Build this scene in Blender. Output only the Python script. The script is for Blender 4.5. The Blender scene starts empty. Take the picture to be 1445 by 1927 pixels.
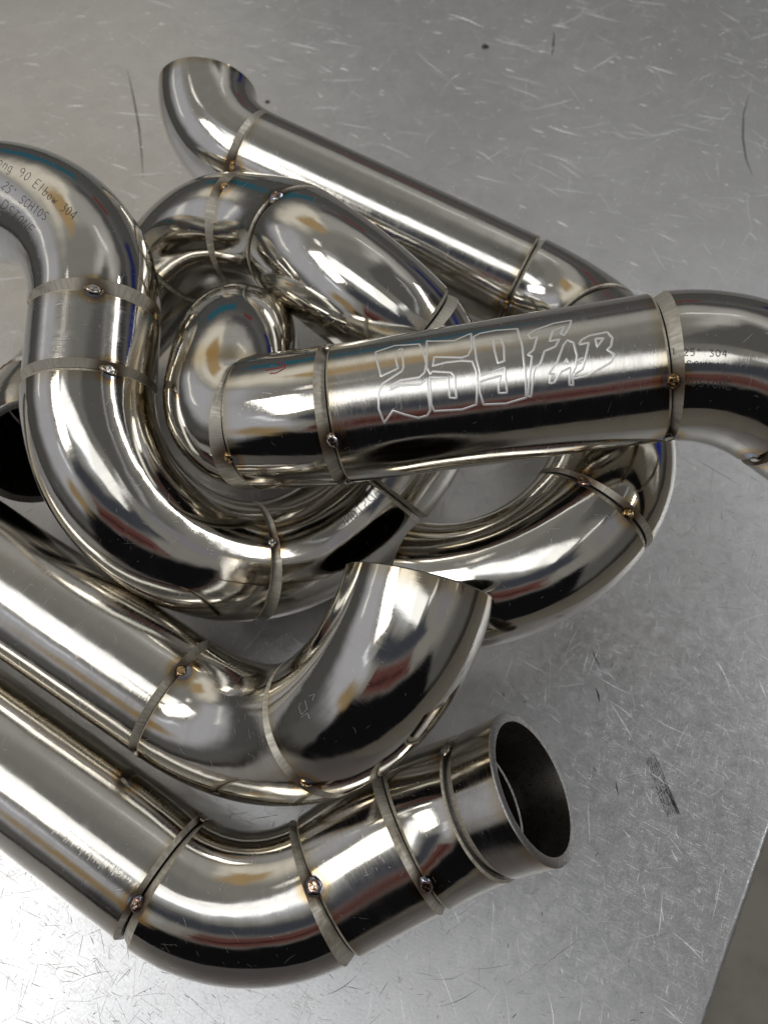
import bpy, math, random, json
from mathutils import Vector
import numpy as np

# ---------------------------------------------------------------- scene, camera
sc = bpy.context.scene
col = sc.collection
MM = 0.001
PITCH, CAMH, FPX = 63.165, 282.05, 1417.5
cam = bpy.data.cameras.new("camera")
cam_ob = bpy.data.objects.new("camera", cam)
col.objects.link(cam_ob)
cam_ob.location = (0, 0, CAMH * MM)
cam_ob.rotation_euler = (math.radians(90 - PITCH), 0, 0)
cam.sensor_fit = 'VERTICAL'
cam.sensor_height = 36
cam.lens = FPX / 1927 * 36
cam.clip_start = 0.005
cam.clip_end = 60
cam.dof.use_dof = True
cam.dof.focus_distance = 0.222
cam.dof.aperture_fstop = 15
sc.camera = cam_ob
sc.view_settings.view_transform = 'Standard'
sc.view_settings.look = 'None'
sc.view_settings.exposure = 0.06
sc.view_settings.gamma = 1
sc.render.film_transparent = False
sc.cycles.max_bounces = 14
sc.cycles.glossy_bounces = 12
sc.cycles.caustics_reflective = False
sc.cycles.caustics_refractive = False

# ---------------------------------------------------------------- node helpers
class NT:
    def __init__(self, tree):
        self.t = tree; self.n = tree.nodes; self.l = tree.links
    def node(self, kind, **kw):
        nd = self.n.new(kind)
        for k, v in kw.items(): setattr(nd, k, v)
        return nd
    def put(self, nd, key, v):
        s = nd.inputs[key]
        if hasattr(v, 'is_linked') or isinstance(v, bpy.types.NodeSocket): self.l.new(v, s)
        else: s.default_value = v
    def math(self, op, a, b=None, c=None, clamp=False):
        nd = self.node('ShaderNodeMath', operation=op, use_clamp=clamp)
        self.put(nd, 0, a)
        if b is not None: self.put(nd, 1, b)
        if c is not None: self.put(nd, 2, c)
        return nd.outputs[0]
    def ramp(self, v, a, b, lo=0.0, hi=1.0, smooth=True):
        nd = self.node('ShaderNodeMapRange')
        nd.interpolation_type = 'SMOOTHSTEP' if smooth else 'LINEAR'
        self.put(nd, 0, v); self.put(nd, 1, a); self.put(nd, 2, b); self.put(nd, 3, lo); self.put(nd, 4, hi)
        return nd.outputs[0]
    def mix(self, f, a, b, mode='MIX'):
        nd = self.node('ShaderNodeMix', data_type='RGBA', blend_type=mode)
        self.put(nd, 0, f)
        for k, v in ((6, a), (7, b)):
            if isinstance(v, (tuple, list)): v = (*v[:3], 1)
            self.put(nd, k, v)
        return nd.outputs[2]
    def noise(self, vec, scale, detail=3, rough=.5, dist=0.0, dim='3D'):
        nd = self.node('ShaderNodeTexNoise', noise_dimensions=dim)
        if vec is not None: self.put(nd, 'Vector', vec)
        self.put(nd, 'Scale', scale); self.put(nd, 'Detail', detail)
        self.put(nd, 'Roughness', rough); self.put(nd, 'Distortion', dist)
        return nd.outputs[0]
    def mapping(self, vec, scale=(1, 1, 1), rot=(0, 0, 0), loc=(0, 0, 0)):
        nd = self.node('ShaderNodeMapping')
        self.put(nd, 0, vec); nd.inputs[1].default_value = loc
        nd.inputs[2].default_value = rot; nd.inputs[3].default_value = scale
        return nd.outputs[0]

# ---------------------------------------------------------------- the workshop light
world = bpy.data.worlds.new("World")
sc.world = world
world.use_nodes = True
w = NT(world.node_tree)
w.n.clear()
tc = w.node('ShaderNodeTexCoord')
sep = w.node('ShaderNodeSeparateXYZ')
w.l.new(tc.outputs['Generated'], sep.inputs[0])
DX, DY, DZ = sep.outputs
EL = w.math('MULTIPLY', w.math('ARCSINE', DZ), 57.29578)
AZ = w.math('MULTIPLY', w.math('ARCTAN2', DX, DY), 57.29578)
WOB = w.noise(tc.outputs['Generated'], 5.0, 3, .6)
WOB2 = w.noise(w.mapping(tc.outputs['Generated'], loc=(7, 3, 1)), 6.0, 3, .6)
EL = w.math('ADD', EL, w.math('MULTIPLY', w.math('SUBTRACT', WOB, .5), 7))
AZ = w.math('ADD', AZ, w.math('MULTIPLY', w.math('SUBTRACT', WOB2, .5), 18))
def box_mask(az, el, haz, hel, soft=3.0):
    """soft window round azimuth az and elevation el (degrees)"""
    d = w.math('SUBTRACT', AZ, az)
    d = w.math('WRAP', d, 180.0, -180.0)
    d = w.math('ABSOLUTE', d)
    e = w.math('ABSOLUTE', w.math('SUBTRACT', EL, el))
    return w.math('MULTIPLY', w.ramp(d, haz - soft, haz + soft, 1, 0), w.ramp(e, hel - soft, hel + soft, 1, 0))
# the workshop by direction: (azimuth, elevation, half widths, softness, colour)
cur = w.mix(w.ramp(EL, 14, 34), (.09, .09, .09), (.215, .213, .203))            # walls up to ceiling
cur = w.mix(w.ramp(EL, 66, 76), cur, (.17, .17, .165))
cur = w.mix(w.ramp(EL, -4, 2), (.03, .028, .025), cur)
PATCHES = [
 (-20, 4, 90, 9, 5, (.07, .07, .07)), (-14, 12, 12, 3.4, 1.5, (.02, .09, .13)), (48, 9, 14, 4, 2, (.015, .02, .09)), (70, 8, 7, 5, 1.5, (.01, .02, .17)), (14, 17, 6, 1.6, 1, (.13, .025, .025)),
 (14, 25, 70, 5, 2, (.07, .07, .075)),
 (-30, 36, 22, 11, 8, (.66, .63, .56)), (14, 40, 24, 9, 6, (.33, .33, .32)), (38, 50, 15, 13, 8, (.46, .46, .455)),
 (78, 66, 40, 18, 5, (.095, .095, .095)), (76, 26, 26, 6, 3, (.035, .035, .04)),
 (-28, 46, 9, 8, 2.5, (.36, .26, .14)), (-84, 66, 11, 4, 2, (.31, .23, .14)),
 (-98, 30, 40, 14, 7, (.40, .41, .45)),
 (-100, 66, 30, 6, 4, (.36, .37, .40)),
 (-145, 71, 34, 7, 5, (.52, .55, .61)),
 (-175, 51, 42, 7, 3, (.045, .05, .065)),
 (-174, 36, 24, 7.0, 2.5, (.10, .042, .038)), (-170, 35, 20, 1.2, 1, (.03, .012, .012)),
 (-178, 4, 42, 24, 3, (.005, .005, .006)),
 (-133, 26, 7, 5, 3, (.26, .19, .10)),
 (82, 53, 26, 0.9, .6, (.42, .43, .46)), (86, 32, 18, 0.8, .5, (.9, .9, .95)), (-72, 24, 12, 0.9, .6, (1.1, 1.1, 1.05)), (22, 43, 10, 0.9, .6, (1.0, 1.0, 1.0)),
 (-60, 58, 5, 1.4, .8, (1.6, 1.55, 1.5)), (-120, 40, 8, 1.2, .8, (1.0, 1.05, 1.2)), (120, 45, 9, 10, 3, (.20, .20, .22)), (128, 62, 12, 1.0, .6, (1.2, 1.25, 1.3)),
]
for az, el, haz, hel, soft, c in PATCHES:
    cur = w.mix(box_mask(az, el, haz, hel, soft), cur, c)

bg = w.node('ShaderNodeBackground')
w.put(bg, 0, cur); w.put(bg, 1, 1.0)
wo = w.node('ShaderNodeOutputWorld')
w.l.new(bg.outputs[0], wo.inputs[0])

def area(name, az, el, dist, sx, sy, power, color, twist=0):
    """a ceiling luminaire hung in the given direction from the bench, facing it"""
    a, e = math.radians(az), math.radians(el)
    d = Vector((math.sin(a) * math.cos(e), math.cos(a) * math.cos(e), math.sin(e)))
    la = bpy.data.lights.new(name, 'AREA')
    la.shape = 'RECTANGLE'; la.size = sx; la.size_y = sy
    la.energy = power; la.color = color
    ob = bpy.data.objects.new(name, la)
    col.objects.link(ob)
    ob.location = Vector((0, 0.15, 0.05)) + d * dist
    q = (-d).to_track_quat('-Z', 'Y')
    ob.rotation_euler = (q.to_matrix() @ __import__('mathutils').Matrix.Rotation(math.radians(twist), 3, 'Z')).to_euler()
area('window_panel_light', -103, 54, 2.2, 1.0, .46, 7.2, (1, .985, .95), 0)
area('strip_light', 78, 39, 2.2, 1.6, .12, 5, (.97, .98, 1), 0)
area('ceiling_light', -150, 73, 2.4, 2.2, .62, 5, (.96, .98, 1), 0)


# ---------------------------------------------------------------- materials
def new_mat(name):
    m = bpy.data.materials.new(name)
    m.use_nodes = True
    t = NT(m.node_tree)
    b = m.node_tree.nodes['Principled BSDF']
    return m, t, b

def steel(name, brushed, base=(0.70, 0.67, 0.61)):
    """polished or brushed stainless pipe; uv.x runs round the pipe, uv.y along it (cm)"""
    m, t, b = new_mat(name)
    uvn = t.node('ShaderNodeUVMap', uv_map='pipe')
    edge = t.node('ShaderNodeAttribute', attribute_name='edge_mm').outputs['Fac']
    info = t.node('ShaderNodeObjectInfo').outputs['Random']
    tcn = t.node('ShaderNodeTexCoord').outputs['Object']
    off = t.node('ShaderNodeCombineXYZ'); t.put(off, 0, t.math('MULTIPLY', info, 37.0)); t.put(off, 1, t.math('MULTIPLY', info, 91.0))
    va = t.node('ShaderNodeVectorMath', operation='ADD'); t.l.new(uvn.outputs[0], va.inputs[0]); t.l.new(off.outputs[0], va.inputs[1])
    uv = va.outputs[0]
    # fine circumferential brushing
    fine = t.noise(t.mapping(uv, (16, 26, 1)), 1.0, 5, .75, dim='2D')
    fine2 = t.noise(t.mapping(uv, (40, 80, 1)), 1.0, 2, .6, dim='2D')
    broad = t.noise(t.mapping(uv, (3, 1.4, 1)), 1.0, 3, .55, dim='2D')
    speck = t.noise(tcn, 2600, 2, .7)
    brush = t.math('ADD', t.math('MULTIPLY', fine, .6), t.math('MULTIPLY', fine2, .4))
    r0, r1 = (0.02, 0.19) if brushed else (0.015, 0.11)
    rough = t.ramp(brush, .38, .66, r0, r1, False)
    rough = t.math('ADD', rough, t.ramp(broad, .42, .72, 0, .07 if brushed else .05))
    t.put(b, 'Roughness', rough)
    smud = t.noise(tcn, 38, 4, .6, .8)
    rough = t.math('ADD', rough, t.ramp(smud, .56, .74, 0, .10 if brushed else .06))
    t.put(b, 'Roughness', rough)
    b.inputs['Metallic'].default_value = 1
    # straw heat tint close to the welds, faint smudges elsewhere
    tint = t.ramp(t.math('ADD', edge, t.math('MULTIPLY', broad, 3.0)), 1.6, 6.2, .85, 0)
    c = t.mix(t.ramp(broad, .4, .75), base, tuple(x * .93 for x in base))
    c = t.mix(tint, c, (0.60, 0.50, 0.335))
    tk = t.math('ADD', t.node('ShaderNodeAttribute', attribute_name='tack_mm').outputs['Fac'], t.math('MULTIPLY', broad, 1.5))
    c = t.mix(t.ramp(tk, 7.0, 4.2), c, (0.58, 0.43, 0.22))
    c = t.mix(t.ramp(tk, 4.6, 3.6), c, (0.34, 0.26, 0.24))
    c = t.mix(t.ramp(tk, 3.7, 3.1), c, (0.30, 0.33, 0.38))
    c = t.mix(t.ramp(speck, .74, .80, 0, .5), c, (.9, .9, .88))
    t.put(b, 'Base Color', c)
    b.inputs['Anisotropic'].default_value = 0.45 if brushed else 0.12
    b.inputs['Anisotropic Rotation'].default_value = 0.25 if brushed else 0.0
    tg = t.node('ShaderNodeTangent', direction_type='UV_MAP', uv_map='pipe')
    t.l.new(tg.outputs[0], b.inputs['Tangent'])
    wav = t.noise(tcn, 62, 2, .5)
    b1 = t.node('ShaderNodeBump'); t.put(b1, 'Strength', 0.5); t.put(b1, 'Distance', 0.00030 if brushed else 0.00042); t.put(b1, 'Height', wav)
    b2 = t.node('ShaderNodeBump'); t.put(b2, 'Strength', 0.9 if brushed else 0.3); t.put(b2, 'Distance', 0.000022); t.put(b2, 'Height', brush)
    t.l.new(b1.outputs[0], b2.inputs['Normal'])
    t.l.new(b2.outputs[0], b.inputs['Normal'])
    return m
M_TUBE = steel('brushed_stainless', True)
M_ELBOW = steel('polished_stainless', False)

def simple(name, base, metal, rough, nscale=900, stretch=None, amt=.25, bump=0.0):
    m, t, b = new_mat(name)
    tcn = t.node('ShaderNodeTexCoord').outputs['Object']
    n = t.noise(tcn, nscale, 4, .6)
    t.put(b, 'Base Color', t.mix(t.ramp(n, .35, .7), base, tuple(x * (1 - amt) for x in base)))
    b.inputs['Metallic'].default_value = metal
    t.put(b, 'Roughness', t.ramp(n, .3, .7, rough * .8, rough * 1.2, False))
    if bump:
        bp = t.node('ShaderNodeBump'); t.put(bp, 'Strength', .5); t.put(bp, 'Distance', bump); t.put(bp, 'Height', n)
        t.l.new(bp.outputs[0], b.inputs['Normal'])
    return m
def bevel_mat():
    m, t, b = new_mat('machined_weld_bevel')
    uvn = t.node('ShaderNodeUVMap', uv_map='pipe').outputs[0]
    tcn = t.node('ShaderNodeTexCoord').outputs['Object']
    rad = t.noise(t.mapping(uvn, (150, 3, 1)), 1.0, 3, .6, dim='2D')
    big = t.noise(tcn, 95, 3, .6)
    c = t.mix(t.ramp(rad, .3, .7), (0.80, 0.75, 0.64), (0.60, 0.555, 0.46))
    c = t.mix(t.ramp(big, .52, .70, 0, .65), c, (0.24, 0.185, 0.12))
    tk = t.node('ShaderNodeAttribute', attribute_name='tack_mm').outputs['Fac']
    c = t.mix(t.ramp(tk, 7.5, 3.0, 0, .9), c, (0.16, 0.105, 0.06))
    t.put(b, 'Base Color', c)
    b.inputs['Metallic'].default_value = 0.6
    t.put(b, 'Roughness', t.ramp(rad, .3, .7, .38, .55, False))
    bp = t.node('ShaderNodeBump'); t.put(bp, 'Strength', .5); t.put(bp, 'Distance', .00004); t.put(bp, 'Height', rad)
    t.l.new(bp.outputs[0], b.inputs['Normal'])
    return m
M_BEVEL = bevel_mat()
M_CUT = simple('saw_cut_face', (0.50, 0.48, 0.45), .95, .36, 1500, amt=.4, bump=.00004)
M_INNER = simple('pipe_bore', (0.46, 0.43, 0.38), 1, .30, 500, amt=.3)
M_ENGRAVE = simple('bright_engraving', (0.97, 0.96, 0.93), .6, .38, 3000, amt=.15)
M_ETCH = simple('dark_laser_etch', (0.10, 0.095, 0.09), .3, .6, 2500, amt=.5)
M_RED = simple('red_marker_ink', (0.42, 0.02, 0.03), 0, .45, 1800, amt=.4)
M_SCRATCH = simple('bare_scratch', (0.88, 0.87, 0.84), .8, .33, 4000, amt=.3)
def tack_mat(name, kind):
    m, t, b = new_mat(name)
    tcn = t.node('ShaderNodeTexCoord').outputs['Object']
    ln = t.node('ShaderNodeVectorMath', operation='LENGTH'); t.l.new(tcn, ln.inputs[0])
    n = t.noise(tcn, 700, 2, .5)
    v = t.math('ADD', t.math('MULTIPLY', ln.outputs['Value'], 1000), t.math('MULTIPLY', n, 1.1))
    cr = t.node('ShaderNodeValToRGB')
    els = cr.color_ramp.elements
    if kind == 2:
        stops = [(0, (.72, .60, .56)), (.3, (.70, .62, .55)), (.46, (.56, .38, .24)), (.56, (.34, .22, .22)), (.66, (.28, .31, .38)), (.78, (.50, .47, .42)), (1, (.58, .46, .28))]
    elif kind == 1:
        stops = [(0, (.62, .52, .36)), (.35, (.56, .42, .22)), (.55, (.28, .16, .07)), (.75, (.40, .28, .12)), (1, (.58, .47, .30))]
    else:
        stops = [(0, (.74, .72, .68)), (.45, (.66, .62, .56)), (.62, (.30, .24, .18)), (1, (.50, .44, .34))]
    els[0].position, els[0].color = stops[0][0], (*stops[0][1], 1)
    els[1].position, els[1].color = stops[-1][0], (*stops[-1][1], 1)
    for p, c in stops[1:-1]:
        e = els.new(p); e.color = (*c, 1)
    t.put(cr, 0, t.math('MULTIPLY', v, 1 / 4.2))
    t.put(b, 'Base Color', cr.outputs[0])
    b.inputs['Metallic'].default_value = 1
    b.inputs['Roughness'].default_value = .14
    bp = t.node('ShaderNodeBump'); t.put(bp, 'Strength', .4); t.put(bp, 'Distance', .00025); t.put(bp, 'Height', n)
    t.l.new(bp.outputs[0], b.inputs['Normal'])
    return m
M_TACK = [tack_mat('tack_bright', 0), tack_mat('tack_straw', 1), tack_mat('tack_rainbow', 2)]

def alu():
    m, t, b = new_mat('worn_aluminium_sheet')
    g = t.node('ShaderNodeTexCoord').outputs['Object']
    mott = t.noise(g, 60, 6, .68, .3)
    mid = t.noise(g, 210, 5, .7, .6)
    big = t.noise(g, 7, 3, .5)
    fine = t.noise(g, 1100, 3, .7)
    hair = t.noise(t.mapping(t.mapping(g, rot=(0, 0, math.radians(28))), (90, 2600, 1)), 1.0, 3, .65)
    hair2 = t.noise(t.mapping(t.mapping(g, rot=(0, 0, math.radians(-70))), (120, 2400, 1)), 1.0, 3, .65)
    s = t.math('MULTIPLY', t.math('MAXIMUM', t.ramp(hair, .60, .72), t.ramp(hair2, .61, .73)), t.ramp(mid, .38, .6))
    c = t.mix(t.ramp(mott, .30, .70), (0.68, 0.68, 0.685), (0.77, 0.77, 0.77))
    c = t.mix(t.ramp(mid, .44, .74, 0, .38), c, (0.90, 0.86, 0.865))
    c = t.mix(t.ramp(mid, .44, .28, 0, .28), c, (0.50, 0.50, 0.505))
    c = t.mix(t.ramp(big, .35, .7, 0, .4), c, (0.56, 0.55, 0.535))
    c = t.mix(t.math('MULTIPLY', s, .55), c, (0.90, 0.90, 0.90))
    pit = t.ramp(t.noise(g, 520, 1, .5), .785, .81)
    c = t.mix(t.math('MULTIPLY', pit, .5), c, (0.12, 0.11, 0.10))
    t.put(b, 'Base Color', c)
    b.inputs['Metallic'].default_value = 0.94
    ro = t.math('ADD', t.ramp(mid, .3, .7, .31, .38, False), t.ramp(fine, .3, .7, -.04, .06, False))
    t.put(b, 'Roughness', ro)
    h = t.math('ADD', t.math('MULTIPLY', fine, .6), t.math('MULTIPLY', s, .8))
    bp = t.node('ShaderNodeBump'); t.put(bp, 'Strength', .6); t.put(bp, 'Distance', .00006); t.put(bp, 'Height', h)
    t.l.new(bp.outputs[0], b.inputs['Normal'])
    return m
M_ALU = alu()
M_ALUEDGE = simple('rubbed_aluminium_edge', (0.80, 0.80, 0.80), .9, .3, 700, amt=.2, bump=.0001)
M_GOUGE = simple('dark_gouge', (0.10, 0.10, 0.10), .4, .5, 1500, amt=.5)
def streak_mat():
    m, t, b = new_mat('black_rubbed_streak')
    g = t.node('ShaderNodeTexCoord').outputs['Object']
    n = t.noise(t.mapping(t.mapping(g, rot=(0, 0, math.radians(-78))), (180, 1500, 1)), 1, 3, .7)
    t.put(b, 'Base Color', t.mix(t.ramp(n, .45, .6), (.06, .06, .06), (.5, .5, .5)))
    b.inputs['Metallic'].default_value = .7; b.inputs['Roughness'].default_value = .45
    return m
M_STREAK = streak_mat()
M_FLOOR = simple('dull_concrete_floor', (0.40, 0.37, 0.31), 0, .7, 9, amt=.3)

# ---------------------------------------------------------------- mesh helpers
def tagp(o, label=None, cat=None, group=None, kind=None):
    if label: o['label'] = label
    if cat: o['category'] = cat
    if group: o['group'] = group
    if kind: o['kind'] = kind
    return o
def mesh_ob(name, verts, faces, mats, parent=None, smooth=True, midx=None, uvs=None, edge=None, loc=(0, 0, 0), tack=None):
    me = bpy.data.meshes.new(name)
    me.from_pydata([tuple(v) for v in verts], [], faces)
    for mt in (mats if isinstance(mats, (list, tuple)) else [mats]): me.materials.append(mt)
    me.polygons.foreach_set('use_smooth', [smooth] * len(me.polygons))
    if midx is not None: me.polygons.foreach_set('material_index', midx)
    if uvs is not None:
        uvl = me.uv_layers.new(name='pipe')
        uvl.data.foreach_set('uv', np.asarray(uvs, dtype=np.float32).ravel())
    if edge is not None:
        at = me.attributes.new('edge_mm', 'FLOAT', 'POINT')
        at.data.foreach_set('value', np.asarray(edge, dtype=np.float32))
    if tack is not None:
        at = me.attributes.new('tack_mm', 'FLOAT', 'POINT')
        at.data.foreach_set('value', np.asarray(tack, dtype=np.float32))
    me.update()
    o = bpy.data.objects.new(name, me)
    col.objects.link(o)
    o.location = loc
    if parent: o.parent = parent
    return o

# ---------------------------------------------------------------- the bent pipes
# joints: centre (mm) and direction of every weld joint, in bench coordinates
J = {"a0": [[-77.22, 315.04, 69.68], [-0.0438, -0.9448, -0.3246]], "a1": [[-55.77, 281.84, 59.56], [0.8938, -0.427, -0.1369]], "a2": [[56.2, 228.06, 42.35], [0.8905, -0.4331, -0.1393]], "a3": [[83.14, 198.84, 46.16], [0.3286, -0.8928, 0.3081]], "a6": [[77.07, 136.75, 61.78], [-0.1021, -0.9719, 0.2122]], "a4": [[67.08, 110.62, 62.55], [-0.6156, -0.7688, -0.1729]], "a5": [[10.88, 93.4, 43.46], [-0.8718, 0.3267, -0.3649]], "b8": [[-58.59, 189.98, 25.6], [0.1748, 0.1139, 0.978]], "b9": [[-49.785, 144.185, 80.91], [-0.0339, -0.9992, -0.0231]], "h9": [[-49.785, 144.185, 80.91], [-0.0339, -0.9992, -0.0231]], "b0": [[-39.81, 132.02, 83.18], [0.9305, -0.1328, 0.3413]], "b1": [[-12.85, 130.11, 90.63], [0.9815, 0.0401, 0.1873]], "b2": [[77.34, 133.74, 108.51], [0.9797, 0.0375, 0.1971]], "b3": [[114.27, 124.56, 106.37], [0.8231, -0.4813, -0.3014]], "b4": [[132.06, 114.16, 99.86], [0.8232, -0.4812, -0.3012]], "c0": [[-145.28, 227.21, 85.27], [0.9629, -0.1861, 0.1954]], "c1": [[-96.72, 171.82, 85.27], [0.0104, -0.9721, -0.2343]], "c2": [[-96.24, 146.82, 79.13], [0.0254, -0.9695, -0.2438]], "c3": [[-47.16, 104.4, 37.27], [0.8465, 0.2353, -0.4776]], "c4": [[-1.06, 136.43, 34.88], [0.63, 0.6683, 0.3955]], "d1": [[7.94, 177.23, 72.05], [-0.7176, 0.4081, 0.5643]], "d2": [[-30.7, 212.66, 78.78], [-0.5121, 0.7991, -0.3149]], "d3": [[-54.59, 230.76, 69.02], [-0.9076, 0.3769, -0.1851]], "d4": [[-83.43, 234.3, 52.03], [-0.7173, -0.1249, -0.6855]], "g1": [[-133.22, 173.29, 33.83], [-0.1212, -0.9234, 0.3642]], "g0": [[-126.03, 142.82, 47.85], [0.5211, -0.7488, 0.4095]], "e0": [[-145.87, 105.38, 45.13], [0.8457, -0.5226, -0.1076]], "e1": [[-66.79, 56.5, 35.07], [0.8444, -0.5246, -0.1087]], "e2": [[-16.86, 44.98, 57.53], [0.6544, 0.1869, 0.7326]], "e3": [[9.84, 76.99, 85.83], [0.2363, 0.947, 0.2177]], "f0": [[-142.71, 50.63, 26.75], [0.8501, -0.5228, -0.0632]], "f1": [[-67.59, 4.19, 21.25], [0.8454, -0.5301, -0.066]], "f2": [[-17.11, 2.19, 23.34], [0.8789, 0.4621, 0.1185]], "f3": [[9.46, 16.31, 29.37], [0.8849, 0.412, 0.2173]], "f4": [[30.82, 23.89, 40.04], [0.7555, 0.2362, 0.6111]], "f5": [[43.61, 27.68, 50.35], [0.7617, 0.2121, 0.6122]], "b5": [[151.31, 102.9, 92.81], [0.8231, -0.4813, -0.3014]], "c8": [[-178.98, 233.72, 78.43], [0.9629, -0.1861, 0.1954]], "e8": [[-235.67, 161.42, 56.81], [0.8444, -0.5246, -0.1087]], "f8": [[-236.67, 110.21, 34.45], [0.8454, -0.5301, -0.066]]}
RAD = {"f2": 21.98, "f3": 23.45, "f4": 21.72, "f5": 22.28}
J = {k: (np.array(v[0]), np.array(v[1])) for k, v in J.items()}
R0, WALL = 21.1, 2.8
def bez(a, b, T):
    p0, t0 = J[a]; p1, t1 = J[b]
    d = np.linalg.norm(p1 - p0); ph = math.acos(max(-1, min(1, float(t0 @ t1))))
    h = d / 3 if ph < .02 else 4 / 3 * math.tan(ph / 4) * d / (2 * math.sin(ph / 2))
    q1 = p0 + t0 * h; q2 = p1 - t1 * h; T = T[:, None]; u = 1 - T
    p = u**3 * p0 + 3 * u * u * T * q1 + 3 * u * T * T * q2 + T**3 * p1
    t = 3 * u * u * (q1 - p0) + 6 * u * T * (q2 - q1) + 3 * T * T * (p1 - q2)
    return p, t / np.linalg.norm(t, axis=1, keepdims=True)
def frames(t):
    e = np.array([0, 0, 1.]) if abs(t[0][2]) < .85 else np.array([0, 1., 0])
    n = e - e @ t[0] * t[0]; n /= np.linalg.norm(n); N = [n]
    for i in range(1, len(t)):
        n = N[-1] - N[-1] @ t[i] * t[i]; n /= np.linalg.norm(n); N.append(n)
    return np.array(N)
NT_, NA = 161, 112
class Piece:
    def __init__(self, a, b, dr=0.0):
        self.a, self.b = a, b
        self.T = np.linspace(0, 1, NT_)
        self.p, self.t = bez(a, b, self.T)
        self.N = frames(self.t); self.B = np.cross(self.t, self.N)
        self.s = np.r_[0, np.cumsum(np.linalg.norm(np.diff(self.p, axis=0), axis=1))]
        self.L = self.s[-1]
        self.ra = RAD.get(a, R0) + dr; self.rb = RAD.get(b, R0) + dr
    def at(self, s):
        f = lambda A: np.array([np.interp(s, self.s, A[:, k]) for k in range(3)])
        p = f(self.p)
        if s < 0: p = self.p[0] + self.t[0] * s
        if s > self.L: p = self.p[-1] + self.t[-1] * (s - self.L)
        N = f(self.N); N /= np.linalg.norm(N); B = f(self.B); B /= np.linalg.norm(B)
        return p, N, B
    def r(self, s): return self.ra + (self.rb - self.ra) * s / self.L
    def point(self, s, ang, lift=0.0):
        p, N, B = self.at(s)
        n = math.cos(ang) * N + math.sin(ang) * B
        return p + n * (self.r(s) + lift), n
    def loop(self, s, r):
        p, N, B = self.at(s)
        A = np.linspace(0, 2 * math.pi, NA, endpoint=False)
        return p + (np.cos(A)[:, None] * N + np.sin(A)[:, None] * B) * r
def near_tack(P):
    if not len(TP): return np.full(len(P), 99.)
    return np.min(np.linalg.norm(np.asarray(P)[:, None] / MM - TP[None], axis=-1), axis=1)
def lathe(pc, prof, name, mats, parent, mids):
    """prof: list of (s, r, new_strip) along the pipe; mids: material per strip"""
    V, F, U, E, MI = [], [], [], [], []
    prev = None; k = -1
    for (s, r, new) in prof:
        lp = pc.loop(s, r) * MM
        base = len(V)
        V += list(lp); E += [min(abs(s), abs(pc.L - s))] * NA
        if new: k += 1
        else:
            for j in range(NA):
                j2 = (j + 1) % NA
                F.append((prev + j, prev + j2, base + j2, base + j)); MI.append(mids[k])
                u0, u1 = j / NA, (j + 1) / NA
                v0, v1 = ps / 10, s / 10
                U += [(u0, v0), (u1, v0), (u1, v1), (u0, v1)]
        prev = base; ps = s
    return mesh_ob(name, V, F, mats, parent, True, MI, U, E, tack=near_tack(V))
def sweep(pc, name, mat, parent, ba, bb):
    """ba/bb: bevel length at either end in mm (0 = square open mouth)"""
    na, nb = ba < 0, bb < 0      # ends that run on into the next piece unseen
    ba, bb = max(ba, 0), max(bb, 0)
    g0 = 0.34 if ba else 0; g1 = 0.34 if bb else 0
    s0, s1 = (ba + g0) or (0 if na else .35), pc.L - ((bb + g1) or (0 if nb else .35))
    n = max(8, int((s1 - s0) / 1.6))
    prof = [(s0 + (s1 - s0) * i / n, pc.r(s0 + (s1 - s0) * i / n), i == 0) for i in range(n + 1)]
    mids = [0]
    m = 24
    iw = [(g0 + (pc.L - g1 - g0) * i / m, pc.r(g0 + (pc.L - g1 - g0) * i / m) - WALL, i == 0) for i in range(m + 1)][::-1]
    iw = [(s, r, i == 0) for i, (s, r, _) in enumerate(iw)]
    prof += iw; mids.append(1)
    if not ba and not na:      # flat rims of the open mouths, the outer lip slightly broken
        prof += [(0, pc.r(0) - WALL, True), (0, pc.r(0) - .4, False), (0.35, pc.r(0), False)]; mids.append(2)
    if not bb and not nb:
        prof += [(pc.L - .35, pc.r(pc.L), True), (pc.L, pc.r(pc.L) - .4, False), (pc.L, pc.r(pc.L) - WALL, False)]; mids.append(2)
    o = lathe(pc, prof, name, [mat, M_INNER, M_CUT], parent, mids)
    for end, b_, g in ((0, ba, g0), (1, bb, g1)):
        if not b_: continue
        dep = min(b_ * .74, 1.9)
        sg = (lambda q: q) if end == 0 else (lambda q: pc.L - q)
        r = pc.r(sg(0))
        pf = [(sg(g + b_), pc.r(sg(g + b_)), True), (sg(g), r - dep, False), (sg(g), r - dep, True), (sg(g), r - WALL, False)]
        if end == 0: pf = [(a_, r_, nw) for (a_, r_, _), nw in zip(pf[::-1], (True, False, True, False))]
        lathe(pc, pf, 'weld_bevel', [M_BEVEL, M_CUT], o, [0, 1] if end == 1 else [1, 0])
    return o
def ribbon(pc, pts, width, lift, V, F, crown=.03, taper=False):
    """thin low strip lying on the pipe through surface points (T, angle)"""
    P = []
    for T_, a in pts:
        s = float(np.interp(T_, pc.T, pc.s)); q, n = pc.point(s, a, lift); P.append((q, n))
    for i, (q, n) in enumerate(P):
        a = P[max(i - 1, 0)][0]; b = P[min(i + 1, len(P) - 1)][0]
        d = b - a; ln = np.linalg.norm(d)
        d = d / ln if ln > 1e-6 else np.array([1., 0, 0])
        sd = np.cross(n, d)
        wd = width * (1 if not taper else max(.15, math.sin(math.pi * (i + .3) / (len(P) - .4))))
        base = len(V)
        V += [tuple((q - sd * wd / 2) * MM), tuple((q + n * crown) * MM), tuple((q + sd * wd / 2) * MM)]
        if i:
            F += [(base - 3, base - 2, base + 1, base), (base - 2, base - 1, base + 2, base + 1)]
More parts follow.
